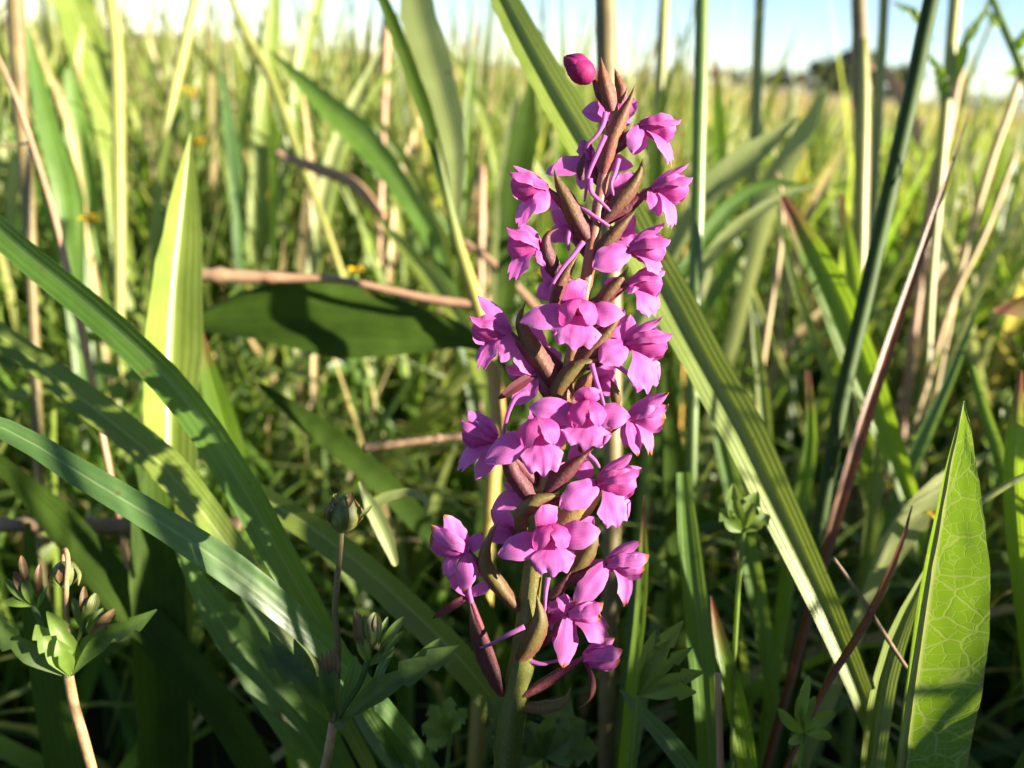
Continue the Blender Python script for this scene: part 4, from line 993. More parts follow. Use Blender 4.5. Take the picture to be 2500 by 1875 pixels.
def cinquefoil_b():
    z = 110
    K = lambda x, y, dz=0: (600 + x * .437, 1150 + y * .437, z + dz)
    t = empty('cinquefoil', O(*K(400, 1900)), 'cinquefoil with one upright closed bud on a long stalk', 'wildflower')
    P = [O(*p) for p in (K(490, 1400), K(490, 1460), K(465, 1570), K(430, 1680), K(400, 1800))]
    P += to_ground(P[-1], P[-2]); pth = catmull(P, 34)
    add('stem', *tube(pth, lambda f: 11 * PX, 12, 0.12, 1), HAIRY, t); hairs(t, pth, 11 * PX, 120, 7 * PX, 5)
    pd = pxs([K(534, 345), K(528, 430), K(512, 600), K(498, 780), K(512, 950), K(510, 1130, 4), K(500, 1280, 6), K(490, 1410)], 40)
    add('pedicel', *tube(pd, lambda f: (6 + 3 * f) * PX, 10, 0.1, 2), STALKB, t); hairs(t, pd, 6 * PX, 160, 5 * PX, 7)
    calyx(t, K(550, 245), C(0.12, 1, 0.1), 34, 88)
    for (a, b, w) in [((705, 190, 10), (625, 275, 8), 11), ((445, 205, 14), (485, 300, 10), 12), ((508, 125, -10), (505, 215, -8), 14), ((592, 118, 20), (575, 210, 30), 17)]:
        leaflet(t, [K(*a), K((a[0] + b[0]) / 2, (a[1] + b[1]) / 2, 16), K(*b)], w, BUDR if w > 14 else BUDG, 0, 0.5, 0, 'sepal')
    leaflet(t, [K(1200, 975, 10), K(1050, 1060, 18), K(880, 1150, 22), K(700, 1260, 14), K(580, 1360, 6), K(500, 1420)], 66, HERB, 3, 0.5, -12)
    leaflet(t, [K(1090, 935, 0), K(1010, 1010, 6), K(900, 1110, 10), K(760, 1220, 8)], 26, HERB, 0, 0.4, 0)
    leaflet(t, [K(80, 995, 0), K(200, 1070, 10), K(310, 1160, 18), K(400, 1280, 12), K(475, 1410)], 74, HERB, 3, 0.4, 14)
    leaflet(t, [K(128, 895, -14), K(190, 1000, -6), K(270, 1100, 2), K(380, 1260, 4)], 40, HERB, 1, 0.4, 0)
    leaflet(t, [K(270, 940, -20), K(310, 1040, -10), K(350, 1140, 0), K(420, 1280, 4)], 44, HERB, 1, 0.4, 0)
    leaflet(t, [K(612, 1035, 30), K(580, 1140, 36), K(550, 1240, 30), K(520, 1350, 10)], 34, G2, 0, 0.5, 40)
    leaflet(t, [K(825, 1010, -10), K(770, 1080, -4), K(730, 1170, 2), K(640, 1290, 4)], 22, G2, 0, 0.4, 0)
    st = pxs([K(700, 960, 4), K(680, 1060, 6), K(640, 1180, 8), K(560, 1310, 8), K(500, 1410)], 18)
    add('pedicel', *tube(st, lambda f: (8 - 2 * f) * PX, 8), HERB, t)
    for (tx, ty, bx, by, w, m) in [(612, 780, 660, 1060, 26, BUDR), (722, 790, 715, 990, 46, BUDG), (885, 815, 740, 1010, 26, HERB), (880, 900, 720, 1060, 22, HERB), (655, 800, 690, 980, 18, BUDG), (795, 815, 740, 980, 18, HERB), (830, 985, 680, 1090, 26, HERB), (735, 800, 745, 930, 20, BUDR), (640, 900, 690, 1080, 34, HERBL)]:
        leaflet(t, [K(tx, ty, 10), K((tx + bx) / 2 - 6, (ty + by) / 2, 20), K(bx, by, 8)], w * 0.85, m, 0, 0.6, 0, 'bracteole')
    for (tx, ty) in [(425, 1015), (450, 1005), (472, 995), (495, 990), (410, 1040)]:
        leaflet(t, [K(tx, ty, 22), K(tx + 15, ty + 70, 26), K(470, 1250, 14)], 12, BUDR, 0, 0.3, 0, 'stipule')
    leaflet(t, [K(440, 1050, 18), K(460, 1150, 26), K(480, 1300, 16), K(490, 1400, 6)], 46, HERB, 0, 0.4, 0, 'stipule')
    leaflet(t, [K(560, 1400, 20), K(530, 1415, 22), K(490, 1410, 14)], 26, HERB, 0, 0.3, 0, 'stipule')
cinquefoil_b()

# ---- small divided herbs
def divided(name, lab, base, z, tips, w, mat, teeth=2, root=True):
    t = empty(name, O(base[0], base[1] + 40, z), lab, 'herb')
    if root:
        P = [O(*base, z), O(base[0] - 6, base[1] + 60, z - 10)]; P += to_ground(P[-1], P[-2])
        add('stem', *tube(catmull(P, 16), lambda f: 7 * PX, 8), mat, t)
    for (x, y, dz, ww) in tips:
        mx, my = (x + base[0]) / 2 + (y - base[1]) * 0.06, (y + base[1]) / 2 - (x - base[0]) * 0.06
        leaflet(t, [(x, y, z + dz), (mx, my, z + dz * 0.6 + 12), (base[0], base[1], z)], ww * w, mat, teeth, 0.35, 0)
divided('divided_herb', 'pale lit divided herb shoot at the foot of the orchid', (1560, 1700), -260,
        [(1668, 1515, 0, 1.2), (1640, 1560, 10, 1.1), (1600, 1540, 0, .8), (1690, 1580, -10, .9), (1720, 1640, 20, 1), (1700, 1690, 30, 1.2), (1590, 1590, -20, .7)], 44, HERBL)
divided('divided_herb', 'leafy herb shoot with narrow leaves below the rust-orange leaf', (1962, 1790), -160,
        [(1975, 1650, 0, .9), (2040, 1740, 20, 1), (1900, 1730, 10, 1), (2030, 1800, 30, .9), (1990, 1700, -20, .8), (1925, 1815, 20, .8), (1950, 1700, -10, .7)], 30, HERBL, 0)
divided('divided_herb', 'small sunlit lobed leaf in the shade beside the orchid stem', (1100, 1790), -520,
        [(1030, 1770, 0, 1.2), (1050, 1720, 0, 1.2), (1100, 1700, 0, 1), (1140, 1730, 0, 1), (1040, 1820, 0, 1)], 56, HERBL, 3)
divided('divided_herb', 'dark toothed herb leaves close behind the orchid stem base', (1330, 1850), -420,
        [(1390, 1700, 0, 1.2), (1430, 1760, 10, 1.2), (1460, 1830, 20, 1.1), (1290, 1760, -10, 1), (1200, 1800, 0, 1.2), (1190, 1700, -20, 1)], 90, HERB, 3)
divided('divided_herb', 'yellow-green herb sprig in the shade beside the long leaf', (1815, 1300), -560,
        [(1790, 1180, 0, 1), (1850, 1200, 0, 1), (1880, 1260, 0, 1), (1760, 1240, 0, 1)], 60, HERBL, 2)
# ------------------------------------------------------------------ the orchid
ZA = lambda y: -(y - 950) * 0.10          # the spike leans a little back towards its foot
def OO(x, y, z=0):
    return O(x, y, z + ZA(y))
STEM_PTS = [(1497, 225), (1500, 270), (1487, 350), (1470, 450), (1452, 550), (1432, 680), (1410, 800), (1380, 950), (1352, 1090), (1324, 1230), (1305, 1350), (1290, 1480), (1276, 1600), (1258, 1700), (1244, 1800), (1236, 1900)]
def stem_at(y):
    for (x0, y0), (x1, y1) in zip(STEM_PTS, STEM_PTS[1:]):
        if y <= y1: return x0 + (x1 - x0) * (y - y0) / (y1 - y0)
    return STEM_PTS[-1][0]
P = [OO(*p) for p in STEM_PTS]; P += to_ground(P[-1], P[-2], 0.1)
spath = catmull(P, 90)
L = [0.0]
for a, b in zip(spath, spath[1:]): L.append(L[-1] + (b - a).length)
SEEN = sum((b - a).length for a, b in zip(P[:16], P[1:16])) / L[-1]
orchid = empty('orchid', spath[-1], 'tall spike of pink-purple fragrant orchid flowers with brown bracts on a single stem', 'orchid')
def srad(f):
    g = min(f / SEEN, 1.0)
    return PX * lerp_list([(0, 9), (0.1, 13), (0.35, 17), (0.6, 21), (0.74, 27), (0.82, 33), (1, 35)], g)
vv, ff, uu = tube(spath, srad, 16, 0.04, 4, 7)
uu = [(u, min(v / SEEN, 1.0)) for u, v in uu]
add('stem', vv, ff, uu, STEMM, orchid)

def bract(pts, w, mat=BRACT, cup=0.75, roll=0, n=26):
    """PTS base first: (x, y, z) px"""
    _seed[0] += 1
    pth = catmull([OO(*p) for p in pts], n)
    wd = lambda f: 0.86 * w * PX * max(0.03, math.cos(math.pi * 0.5 * (f - 0.34) / 0.66) ** 1.15 if f > 0.34 else 0.70 + 0.30 * math.sin(math.pi * 0.5 * f / 0.34))
    return add('bract', *sheet(pth, wd, 0.0, roll, nv=8, arch=-cup, wave=0.05, seed=_seed[0]), mat, orchid, origin=pth[0])

def petal(parent, name, base, tip, w, nrm, bend=0.12, cup=0.25, curl=0.0, mat=PET, blunt=0.0, narrow=0.35, peak=0.5):
    """a petal from BASE to TIP (world); NRM its face; bends along NRM"""
    _seed[0] += 1
    ln = (tip - base).length
    ax = (tip - base) / ln
    nrm = (nrm - ax * nrm.dot(ax)).normalized(); side = ax.cross(nrm)
    w = w * 1.12; nu, nv = 14, 8
    V_, U_ = [], []
    sd = _seed[0] * 1.37
    for i in range(nu + 1):
        f = i / nu
        c = base + ax * (ln * f) + nrm * (bend * ln * 4 * f * (1 - f)) + nrm * (curl * ln * max(0, f - 0.6) ** 2 * 3)
        prof = (narrow + (1 - narrow) * math.sin(math.pi * 0.5 * min(1, f / peak))) if f < peak else max(0.02, math.cos(math.pi * 0.5 * (f - peak) / (1 - peak)) ** (0.75 - 0.4 * blunt))
        hw = 0.5 * w * prof
        for j in range(nv + 1):
            v = -1 + 2 * j / nv
            p = c + side * (hw * v) - nrm * (cup * hw * v * v)
            p += nrm * (0.09 * w * mnoise.noise(Vector((f * 3.1 + sd, v * 1.6, sd))) - 0.05 * w * math.exp(-(v / 0.16) ** 2) * (1 - f))
            p += nrm * (0.06 * w * abs(v) ** 3 * mnoise.noise(Vector((f * 8 + sd, v * 2, sd + 3))))
            p += side * (0.09 * w * mnoise.noise(Vector((f * 5 + sd, 5.0 if v > 0 else 9.0, sd))) * v)
            p += (side * mnoise.noise(Vector((sd, 2.2, 0))) * 0.22 * w + nrm * mnoise.noise(Vector((sd, 6.2, 1))) * 0.18 * w) * f * f
            V_.append(p); U_.append((j / nv, f))
    return add(name, V_, grid_faces(nu, nv), U_, mat, parent, origin=base)

def lip(parent, base, tip, w, nrm, bend=0.22, mat=PET, flare=1.0):
    """three-lobed lip"""
    _seed[0] += 1; sd = _seed[0] * 2.1
    ln = (tip - base).length; ax = (tip - base) / ln
    nrm = (nrm - ax * nrm.dot(ax)).normalized(); side = ax.cross(nrm)
    w = w * 1.22; nu, nv = 14, 18
    V_, U_ = [], []
    for i in range(nu + 1):
        f = i / nu
        for j in range(nv + 1):
            v = -1 + 2 * j / nv
            lobe = 0.94 + 0.06 * math.cos(2 * math.pi * v / 0.80) - 0.34 * max(0, (abs(v) - 0.70) / 0.30) ** 2 - 0.10 * abs(v) + 0.025 * mnoise.noise(Vector((v * 6, sd, 2)))
            g = f * (1 - (1 - lobe) * f)
            hw = 0.5 * w * (0.28 + 0.72 * (0.5 - 0.5 * math.cos(math.pi * min(1, f * 1.35))) ** 0.8 * flare)
            if f > 0.7: hw *= 1 - 0.22 * ((f - 0.7) / 0.3) ** 2
            p = base + ax * (ln * g) + side * (hw * v * (1 + 0.06 * mnoise.noise(Vector((f * 4 + sd, v, sd)))))
            p += nrm * (bend * ln * (4 * g * (1 - g)) - 0.22 * hw * v * v * (1 - 0.4 * f))
            p += nrm * (w * 0.075 * mnoise.noise(Vector((f * 3.2 + sd, v * 2.6, sd))) * f - 0.02 * w * math.exp(-((abs(v) - 0.38) / 0.14) ** 2) * f ** 2 + 0.05 * w * f ** 3 * mnoise.noise(Vector((v * 5, sd, 4))))
            V_.append(p); U_.append((j / nv, f))
    return add('lip', V_, grid_faces(nu, nv), U_, mat, parent, origin=base)

def hood(parent, base, tip, r, up, mat=HOODM, dorsal=True, spread=100, open_=0.0, wk=1.75):
    """two petals and a dorsal sepal arching together; UP is the dorsal side"""
    ax = (tip - base).normalized()
    up = (up - ax * up.dot(ax)).normalized(); sd = ax.cross(up)
    ln = (tip - base).length
    for s in (-1, 1):
        a = math.radians(spread) * s
        e = up * math.cos(a) + sd * math.sin(a)
        petal(parent, 'petal', base + e * r * 0.15, tip - up * r * (0.45 + open_) - ax * r * 0.25 + e * r * 0.25, r * wk, e, bend=0.42 * r / ln, cup=0.55, mat=mat, blunt=0.75, narrow=0.3, peak=0.66)
    if dorsal:
        petal(parent, 'dorsal_sepal', base + up * r * 0.12, tip + up * r * 0.12 + ax * r * 0.10, r * 1.45, up, bend=0.42 * r / ln, cup=0.8, curl=0.12, mat=mat, blunt=0.35, narrow=0.4, peak=0.6)

def spur(parent, pts, r=6.4, mat=SPUR):
    pth = catmull([OO(*p) for p in pts], 22)
    return add('spur', *tube(pth, lambda f: PX * r * (1.05 - 0.5 * f) * (1 if f < 0.95 else 0.7), 9, 0.08, 3), mat, parent, origin=pth[0])
def ovary(parent, root, base, r=13, sag=14):
    a, b = OO(*root), OO(*base)
    m = OO((root[0] * 0.45 + base[0] * 0.55), (root[1] * 0.45 + base[1] * 0.55) + sag * 0.3, (root[2] + base[2]) / 2)
    pth = catmull([a, m, b], 20)
    return add('ovary', *tube(pth, lambda f: PX * r * (0.55 + 0.6 * math.sin(math.pi * min(1, f * 0.95 + 0.1)) - 0.1 * f), 12, 0.06, 2, 3), OVARY, parent, origin=a)

def flower(base, label=None):
    fl = empty('flower', OO(*base), parent=orchid)
    if label: fl['label'] = label
    return fl
def side_flower(base, hoodtip, hr, upper=None, near=None, far=None, liptip=None, lipw=70, root=None, spurs=(), dry=False, label=None, lipn=None, uw=30, nw=44, lat=0.55, hz=16, nz=26, od=100):
    """a flower seen from the side; all points (x, y, z) in px; near/far: lateral sepals towards and away from the lens"""
    s = 1 if hoodtip[0] > base[0] else -1
    fl = flower(base, label)
    B = OO(*base)
    mt = PETD if dry else PET
    up = C(-0.1 * s, 1, 0.25)
    T = OO(*hoodtip)
    hood(fl, B, T, hr * 1.1 * PX, up, HOODM if not dry else PETD, spread=od)
    if upper:
        petal(fl, 'lateral_sepal', B + C(0, 1, 0) * 6 * PX, OO(*upper), uw * PX, C(0.2 * s, 0.75, 0.6), 0.08, 0.35, 0.1, mt, narrow=0.45)
    if near:
        petal(fl, 'lateral_sepal', B + C(0, -0.5, 0.8) * 6 * PX, OO(*near), nw * PX, C(0.35, 0.35, 0.85), 0.12, 0.3, -0.05, mt, narrow=0.4)
    if far:
        petal(fl, 'lateral_sepal', B + C(0, -0.3, -0.8) * 6 * PX, OO(*far), 34 * PX, C(-0.2, 0.3, 0.9), 0.1, 0.3, 0, mt, narrow=0.4)
    if liptip:
        b2 = B.lerp(T, 0.22) + C(0, -1, 0.2) * hr * 0.45 * PX
        lip(fl, b2, OO(*liptip), lipw * PX, lipn or C(0.62 * s, 0.45, 0.62), 0.16, mt)
    if root: ovary(fl, root, base)
    for sp in spurs: spur(fl, sp)
    c = B.lerp(T, 0.2)
    add('column', *tube([c, c + (T - B) * 0.14, c + (T - B) * 0.24], lambda f: PX * (8 - 3 * f), 8), ANTHER, fl)
    return fl
def front_flower(c, left, right, top, liptip, lipw, hr=34, root=None, spurs=(), sw=56, label=None, tilt=(0.0, -0.25, 1.0), topw=62, dorsal_out=True, lipn=None, dry=False):
    """a flower facing the lens; c is the mouth, above the lip"""
    fl = flower(c, label)
    mt = PETD if dry else PET
    B = OO(c[0], c[1] + 4, c[2] - 34)
    T = OO(c[0] + tilt[0] * 50, c[1] - tilt[1] * 44, c[2] + 24)
    for sg in (-1, 1):
        petal(fl, 'petal', OO(c[0] + sg * 4, c[1] - hr * 0.95, c[2] - 22), OO(c[0] + sg * hr * 0.95 + tilt[0] * 30, c[1] + hr * (0.95 if sg < 0 else 0.8), c[2] + 12), hr * 1.5 * PX, C(0.6 * sg, 0.55, 0.6), 0.30, 0.45, -0.1, HOODM, blunt=0.6, narrow=0.55, peak=0.55)
    if dorsal_out and top:
        petal(fl, 'dorsal_sepal', B + C(0, 1, 0) * 26 * PX, OO(*top), topw * PX, C(0.1, 0.5, 1), 0.10, 0.45, -0.35, HOODM, blunt=0.4, narrow=0.6)
    petal(fl, 'lateral_sepal', B + C(-1, 0, 0) * 8 * PX, OO(*left), sw * PX, C(-0.1, 0.35, 0.9), 0.12, 0.35, -0.12, mt, narrow=0.35)
    petal(fl, 'lateral_sepal', B + C(1, 0, 0) * 8 * PX, OO(*right), sw * PX, C(0.15, 0.35, 0.9), 0.12, 0.35, -0.12, mt, narrow=0.35)
    lip(fl, OO(c[0], c[1] + 8, c[2] - 16), OO(*liptip), lipw * PX, lipn or C(0.05, 0.3, 0.95), 0.16, mt)
    cc = OO(c[0], c[1] - 4, c[2] - 20)
    add('column', *tube([cc, cc + C(0, -0.3, 1) * 10 * PX, cc + C(0, -0.5, 1) * 20 * PX], lambda f: PX * (8 - 4 * f), 8), ANTHER, fl)
    if root: ovary(fl, root, (c[0], c[1], c[2] - 34))
    for sp in spurs: spur(fl, sp)
    return fl
def back_flower(c, tips, widths, hoodtip, hr, root=None, spurs=(), label=None, mats=None):
    """a flower on the far side, seen from behind"""
    fl = flower(c, label)
    B = OO(*c)
    for k, (tp, w) in enumerate(zip(tips, widths)):
        petal(fl, 'lateral_sepal', B, OO(*tp), w * PX, C(0.1, 0.2, 0.95), 0.06, -0.25, 0.05, (mats[k] if mats else PET), narrow=0.4)
    if hoodtip: hood(fl, B, OO(*hoodtip), hr * PX, C(0, 1, 0.6), HOODM)
    if root: ovary(fl, root, c)
    for sp in spurs: spur(fl, sp)
    return fl

# topmost bud
fl = flower((1451, 195, 6), 'unopened dark magenta bud at the very top')
pb = catmull([OO(1448, 194, 8), OO(1432, 182, 10), OO(1412, 168, 12), OO(1392, 152, 12), OO(1379, 138, 12)], 22)
vv, ff, uu = tube(pb, lambda f: PX * 30 * max(0.02, math.sin(math.pi * min(0.99, 0.12 + 0.88 * f ** 0.9)) ** 0.85), 22, 0.05, 5)
add('bud', vv, ff, uu, BUDM, fl)
for a0 in (-0.9, 0.9):
    e = C(math.sin(a0) * 0.6, math.cos(a0) * 0.6, 0.7)
    petal(fl, 'sepal', pb[1] + e * 12 * PX, pb[-1] + e * 3 * PX, 44 * PX, e, 0.30, 0.75, 0, BUDM, narrow=0.6)
ovary(fl, (1484, 262, -6), (1450, 195, 6), 11)

# the flowers, from the top down
back_flower((1496, 282, -34), [(1420, 272, -20), (1556, 248, -30), (1540, 300, -50)], [52, 56, 40], (1510, 262, -80), 26, root=(1490, 330, -14),
            spurs=[[(1478, 275, 14), (1472, 305, 22), (1450, 338, 24), (1436, 352, 22), (1430, 368, 14)]], label='topmost open flower behind the bracts')
side_flower((1562, 304, 6), (1660, 300, 16), 31, upper=(1640, 288, -26), near=(1550, 378, 30), liptip=(1640, 408, 14), lipw=62, root=(1482, 378, 6), nw=50,
            spurs=[[(1510, 388, 10), (1502, 420, 14), (1492, 450, 18), (1498, 478, 16)]])
back_flower((1440, 396, -30), [(1333, 424, -22), (1546, 410, -44), (1415, 462, -30)], [44, 44, 44], (1428, 348, -60), 28, root=(1466, 450, -10),
            spurs=[[(1477, 332, 22), (1456, 380, 30), (1436, 430, 30), (1430, 470, 26), (1427, 492, 22)]], label='upper flower with a long hanging spur')
side_flower((1338, 462, 10), (1243, 432, 18), 32, upper=(1252, 406, -6), near=(1302, 522, 34), far=(1360, 516, 0), liptip=(1268, 560, 14), lipw=58, root=(1440, 545, 4), nw=38, uw=26,
            spurs=[[(1392, 492, -4), (1420, 508, 14), (1450, 528, 22), (1478, 546, 18), (1500, 562, 4)]])
side_flower((1590, 460, 4), (1688, 440, 14), 33, upper=(1684, 404, -10), near=(1606, 528, 26), far=(1566, 486, -6), liptip=(1640, 562, 10), lipw=56, root=(1482, 540, 0), uw=24, nw=40,
            spurs=[[(1440, 436, 34), (1444, 470, 36), (1466, 492, 34), (1490, 516, 32)]])
side_flower((1318, 604, 10), (1236, 570, 16), 36, upper=(1272, 546, -10), near=(1332, 650, 18), liptip=(1246, 686, 14), lipw=66, root=(1392, 690, 4), nw=34,
            spurs=[[(1424, 590, 24), (1400, 622, 30), (1368, 662, 32), (1346, 702, 30), (1340, 736, 28)]])
side_flower((1536, 606, 18), (1634, 596, 26), 33, upper=(1624, 545, 4), near=(1446, 652, 44), liptip=(1618, 672, 14), lipw=64, root=(1456, 622, 4), nw=62, uw=30,
            spurs=[[(1390, 560, 6), (1386, 590, 12), (1388, 612, 14)]])
side_flower((1534, 694, 14), (1622, 668, 20), 34, near=(1558, 706, 30), far=(1474, 690, -10), liptip=(1600, 772, 16), lipw=66, root=(1444, 740, 2), nw=40, lipn=C(0.35, 0.3, 0.85))
front_flower((1412, 762, 84), (1270, 784, 78), (1524, 766, 74), (1404, 686, 78), (1400, 856, 92), 100, 36, root=(1414, 830, 20), sw=60,
             spurs=[[(1378, 792, 70), (1366, 804, 82), (1352, 818, 88)]], label='open flower with widely spread sepals at mid spike')
side_flower((1248, 812, 12), (1148, 782, 20), 33, upper=(1168, 722, 0), near=(1226, 886, 30), liptip=(1168, 902, 16), lipw=64, root=(1352, 930, 4), nw=40, uw=38)
side_flower((1528, 834, 16), (1638, 828, 24), 36, upper=(1620, 780, 4), near=(1464, 884, 44), far=(1538, 768, -26), liptip=(1580, 962, 18), lipw=80, root=(1420, 900, 4), nw=62, uw=28, lipn=C(0.3, 0.35, 0.88),
            spurs=[[(1500, 888, 26), (1530, 910, 30), (1556, 934, 24), (1562, 950, 20)]])
back_flower((1310, 910, 2), [(1250, 840, 10), (1216, 976, 26), (1256, 990, 0)], [56, 24, 52], (1236, 900, -20), 26, root=(1352, 985, 0), label='half withered flower with a dry curled petal', mats=[PET, WITHER, PET])
front_flower((1434, 1010, 92), (1292, 994, 76), (1540, 1016, 76), (1440, 952, 84), (1428, 1100, 98), 98, 36, root=(1420, 1100, 10), sw=62, tilt=(0.1, -0.3, 1),
             spurs=[[(1444, 888, 42), (1456, 930, 52), (1468, 966, 56), (1476, 996, 50)]], label='large open flower below mid spike')
front_flower((1318, 1054, 96), (1182, 1128, 92), (1394, 1056, 70), (1296, 1018, 88), (1328, 1166, 106), 84, 40, root=(1340, 1150, 10), sw=64, tilt=(-0.05, -0.5, 1), topw=50,
             spurs=[[(1290, 958, 56), (1262, 968, 66), (1244, 1000, 68), (1232, 1044, 60), (1228, 1072, 50)]], label='flower turned down and aside with a broad sepal')
side_flower((1534, 1020, 10), (1632, 1006, 18), 33, upper=(1632, 958, 4), near=(1560, 1114, 30), liptip=(1590, 1112, 8), lipw=50, root=(1440, 1060, 0), nw=38, uw=44, dry=True, far=(1534, 1092, -20), label='flower with browned petal edges')
side_flower((1214, 1074, 14), (1126, 1038, 20), 34, upper=(1146, 1000, 4), near=(1166, 1174, 26), liptip=(1118, 1150, 8), lipw=52, root=(1310, 1180, 4), nw=44, uw=48)
side_flower((1458, 1176, 20), (1562, 1160, 30), 40, upper=(1546, 1112, 8), near=(1368, 1240, 50), far=(1566, 1140, -20), liptip=(1508, 1290, 24), lipw=78, root=(1340, 1230, 4), nw=62, uw=32, lipn=C(0.25, 0.3, 0.9), dry=False,
            spurs=[[(1436, 1110, 30), (1452, 1124, 34), (1464, 1142, 30)]])
back_flower((1284, 1196, -24), [(1200, 1248, -10), (1230, 1180, -30)], [46, 30], None, 20, root=(1320, 1240, -10), label='flower mostly hidden behind the stem')
front_flower((1346, 1312, 88), (1216, 1354, 82), (1464, 1296, 78), (1326, 1238, 84), (1352, 1410, 100), 90, 36, root=(1316, 1390, 14), sw=62, tilt=(0.02, -0.3, 1), label='lowest fully open flower with spread sepals')
side_flower((1144, 1346, 14), (1052, 1292, 22), 36, upper=(1084, 1256, 6), near=(1136, 1446, 34), far=(1178, 1300, -6), liptip=(1082, 1408, 8), lipw=56, root=(1262, 1480, 4), nw=48, uw=46, dry=True)
side_flower((1482, 1374, 12), (1582, 1366, 20), 34, upper=(1564, 1320, 0), near=(1402, 1476, 34), far=(1430, 1394, -20), liptip=(1532, 1480, 10), lipw=62, root=(1376, 1420, 2), nw=54, uw=34, dry=True)
back_flower((1146, 1452, 0), [(1094, 1380, 6), (1204, 1420, 8), (1054, 1512, 16)], [44, 28, 20], (1104, 1400, -20), 22, root=(1226, 1690, 12), label='fading flower with a withered hanging petal', mats=[PET, PET, WITHER],
            spurs=[[(1150, 1470, 6), (1146, 1430, 12), (1160, 1408, 14), (1184, 1398, 10)]])
side_flower((1388, 1500, 22), (1472, 1482, 30), 36, upper=(1362, 1440, 4), near=(1374, 1630, 40), far=(1404, 1466, -10), liptip=(1490, 1556, 20), lipw=66, root=(1310, 1580, 10), nw=56, uw=34, dry=True, lipn=C(0.3, 0.5, 0.8),
            spurs=[[(1338, 1410, 20), (1332, 1450, 26), (1330, 1496, 26)], [(1346, 1524, 20), (1354, 1570, 24), (1372, 1602, 24)]])
side_flower((1424, 1606, 14), (1520, 1594, 20), 32, upper=(1500, 1560, -20), liptip=None, root=(1270, 1700, 20), dry=True, label='lowest drooping flower with a withered lip',
            spurs=[[(1286, 1612, 20), (1320, 1620, 28), (1372, 1610, 28)], [(1280, 1530, 44), (1240, 1550, 54), (1200, 1572, 56), (1172, 1582, 50)]])
w_ = orchid.children[-1]
petal(w_, 'lip', OO(1428, 1616, 24), OO(1420, 1730, 14), 26 * PX, C(0.8, 0.1, 0.5), 0.26, 0.3, -0.1, WITHER)

# flowers on the far side of the spike, showing between the others
for (x, y, dx) in [(1500, 470, 1), (1400, 560, -1), (1500, 575, 1), (1370, 700, -1), (1470, 800, 1), (1330, 850, -1), (1450, 930, 1), (1390, 1130, 1), (1290, 1130, -1), (1400, 1310, 1), (1250, 1290, -1), (1340, 1500, 1)]:
    back_flower((x, y, -50), [(x + 52 * dx, y - 46, -46), (x + 62 * dx, y + 26, -40), (x - 30 * dx, y + 50, -44)], [46, 48, 46], (x + 40 * dx, y - 6, -90), 28, root=(stem_at(y + 70), y + 70, -10))
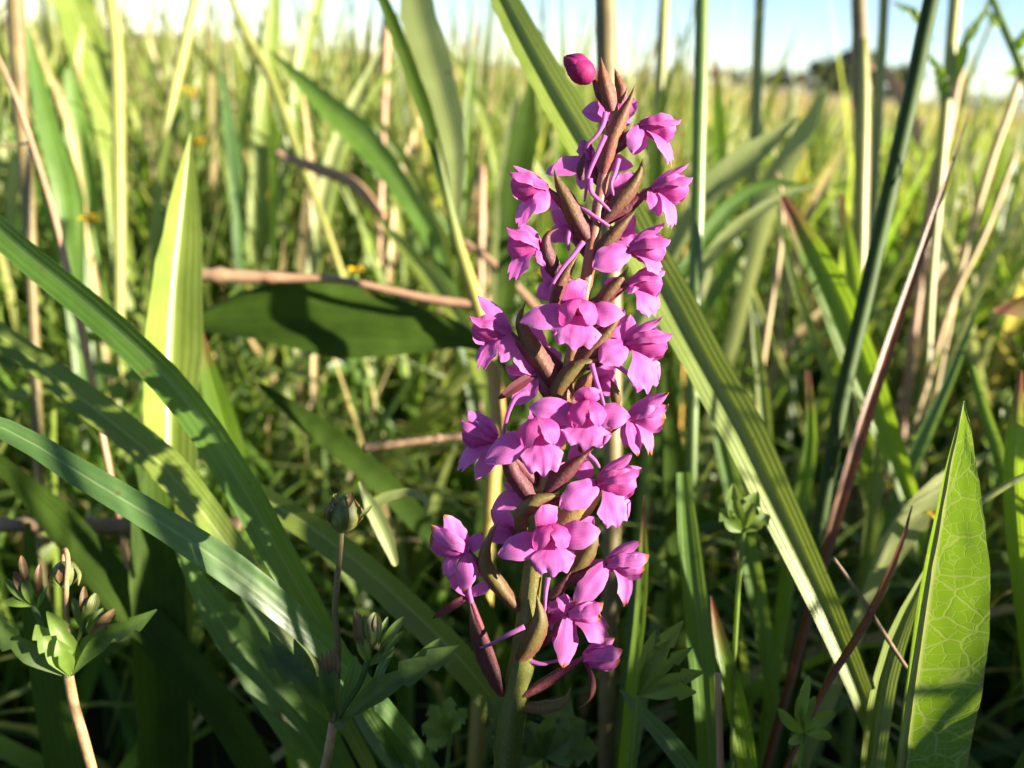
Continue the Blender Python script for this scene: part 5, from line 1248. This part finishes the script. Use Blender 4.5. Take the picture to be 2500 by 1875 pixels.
# bracts
for pts, w, mt, cup, ro in [
    ([(1494, 272, 16), (1482, 225, 24), (1472, 180, 22), (1467, 139, 12)], 46, BRACTR, .8, 0),
    ([(1510, 252, 6), (1516, 222, 10), (1508, 196, 8), (1500, 165, 2)], 32, BRACTR, .7, 10),
    ([(1474, 424, 14), (1494, 350, 28), (1520, 286, 28), (1540, 240, 22), (1551, 206, 14)], 50, BRACTR, .8, -8),
    ([(1434, 586, 14), (1406, 540, 28), (1378, 480, 30), (1360, 440, 26), (1352, 408, 18)], 54, BRACT, .85, 8),
    ([(1470, 546, 12), (1510, 500, 26), (1548, 450, 26), (1564, 415, 20), (1568, 388, 10)], 54, BRACT, .85, -8),
    ([(1450, 632, 14), (1486, 590, 28), (1522, 548, 28), (1554, 512, 16)], 42, BRACT, .8, -8),
    ([(1420, 440, 16), (1417, 410, 22), (1424, 385, 18), (1430, 370, 12)], 22, BRACTP, .6, 0),
    ([(1378, 690, 10), (1348, 650, 24), (1332, 610, 26), (1338, 572, 20), (1364, 557, 10)], 46, BRACTP, .8, 6),
    ([(1352, 748, 10), (1362, 706, 22), (1384, 662, 24), (1416, 612, 14)], 40, BRACT, .8, 0),
    ([(1452, 752, 12), (1486, 716, 28), (1516, 682, 26), (1534, 652, 14)], 42, BRACT, .8, -6),
    ([(1360, 946, 16), (1322, 890, 32), (1286, 830, 34), (1268, 778, 28), (1284, 734, 16)], 58, BRACT, .85, 8),
    ([(1392, 916, 12), (1436, 868, 30), (1480, 818, 30), (1508, 780, 22), (1526, 750, 10)], 46, BRACT, .8, -8),
    ([(1352, 990, 18), (1372, 934, 40), (1410, 896, 44), (1446, 882, 36), (1474, 872, 20)], 52, BRACTG, .8, 0),
    ([(1410, 970, 16), (1430, 930, 36), (1452, 900, 30)], 44, BRACTR, .8, 0),
    ([(1504, 996, 6), (1502, 960, 18), (1496, 938, 16), (1488, 922, 8)], 30, BRACTG, .7, 0),
    ([(1306, 1232, 20), (1280, 1196, 32), (1250, 1150, 34), (1238, 1100, 26), (1250, 1040, 10)], 56, BRACTP, .85, 6),
    ([(1326, 1210, 20), (1366, 1170, 42), (1410, 1130, 44), (1448, 1096, 30)], 52, BRACTP, .85, -8),
    ([(1274, 1304, 24), (1276, 1256, 44), (1306, 1224, 50), (1346, 1212, 40), (1380, 1210, 24)], 46, BRACTG, .8, 0),
    ([(1350, 1276, 16), (1394, 1262, 36), (1440, 1240, 36), (1468, 1204, 20)], 52, BRACTY, .7, -14),
    ([(1380, 1096, 30), (1366, 1086, 60), (1356, 1064, 60)], 40, BRACTG, .7, 0),
    ([(1466, 1072, 6), (1478, 1050, 14), (1490, 1034, 10)], 40, BRACTG, .7, 0),
    ([(1268, 1492, 20), (1216, 1430, 36), (1182, 1372, 40), (1192, 1318, 32), (1220, 1270, 14)], 48, BRACTG, .85, 6),
    ([(1390, 1400, 10), (1420, 1370, 26), (1446, 1330, 26), (1462, 1282, 12)], 56, BRACTG, .8, -8),
    ([(1264, 1616, 34), (1296, 1566, 54), (1318, 1516, 56), (1310, 1450, 40)], 66, BRACTG, .9, 0),
    ([(1230, 1700, 20), (1184, 1610, 32), (1158, 1540, 34), (1146, 1466, 20)], 50, BRACTP, .85, 6),
    ([(1342, 1466, 8), (1370, 1440, 20), (1396, 1392, 12)], 30, BRACTP, .6, -20),
    ([(1276, 1722, 24), (1330, 1722, 40), (1380, 1706, 40), (1396, 1670, 26)], 40, BRACTG, .7, 20),
]:
    bract(pts, w, mt, cup, ro)
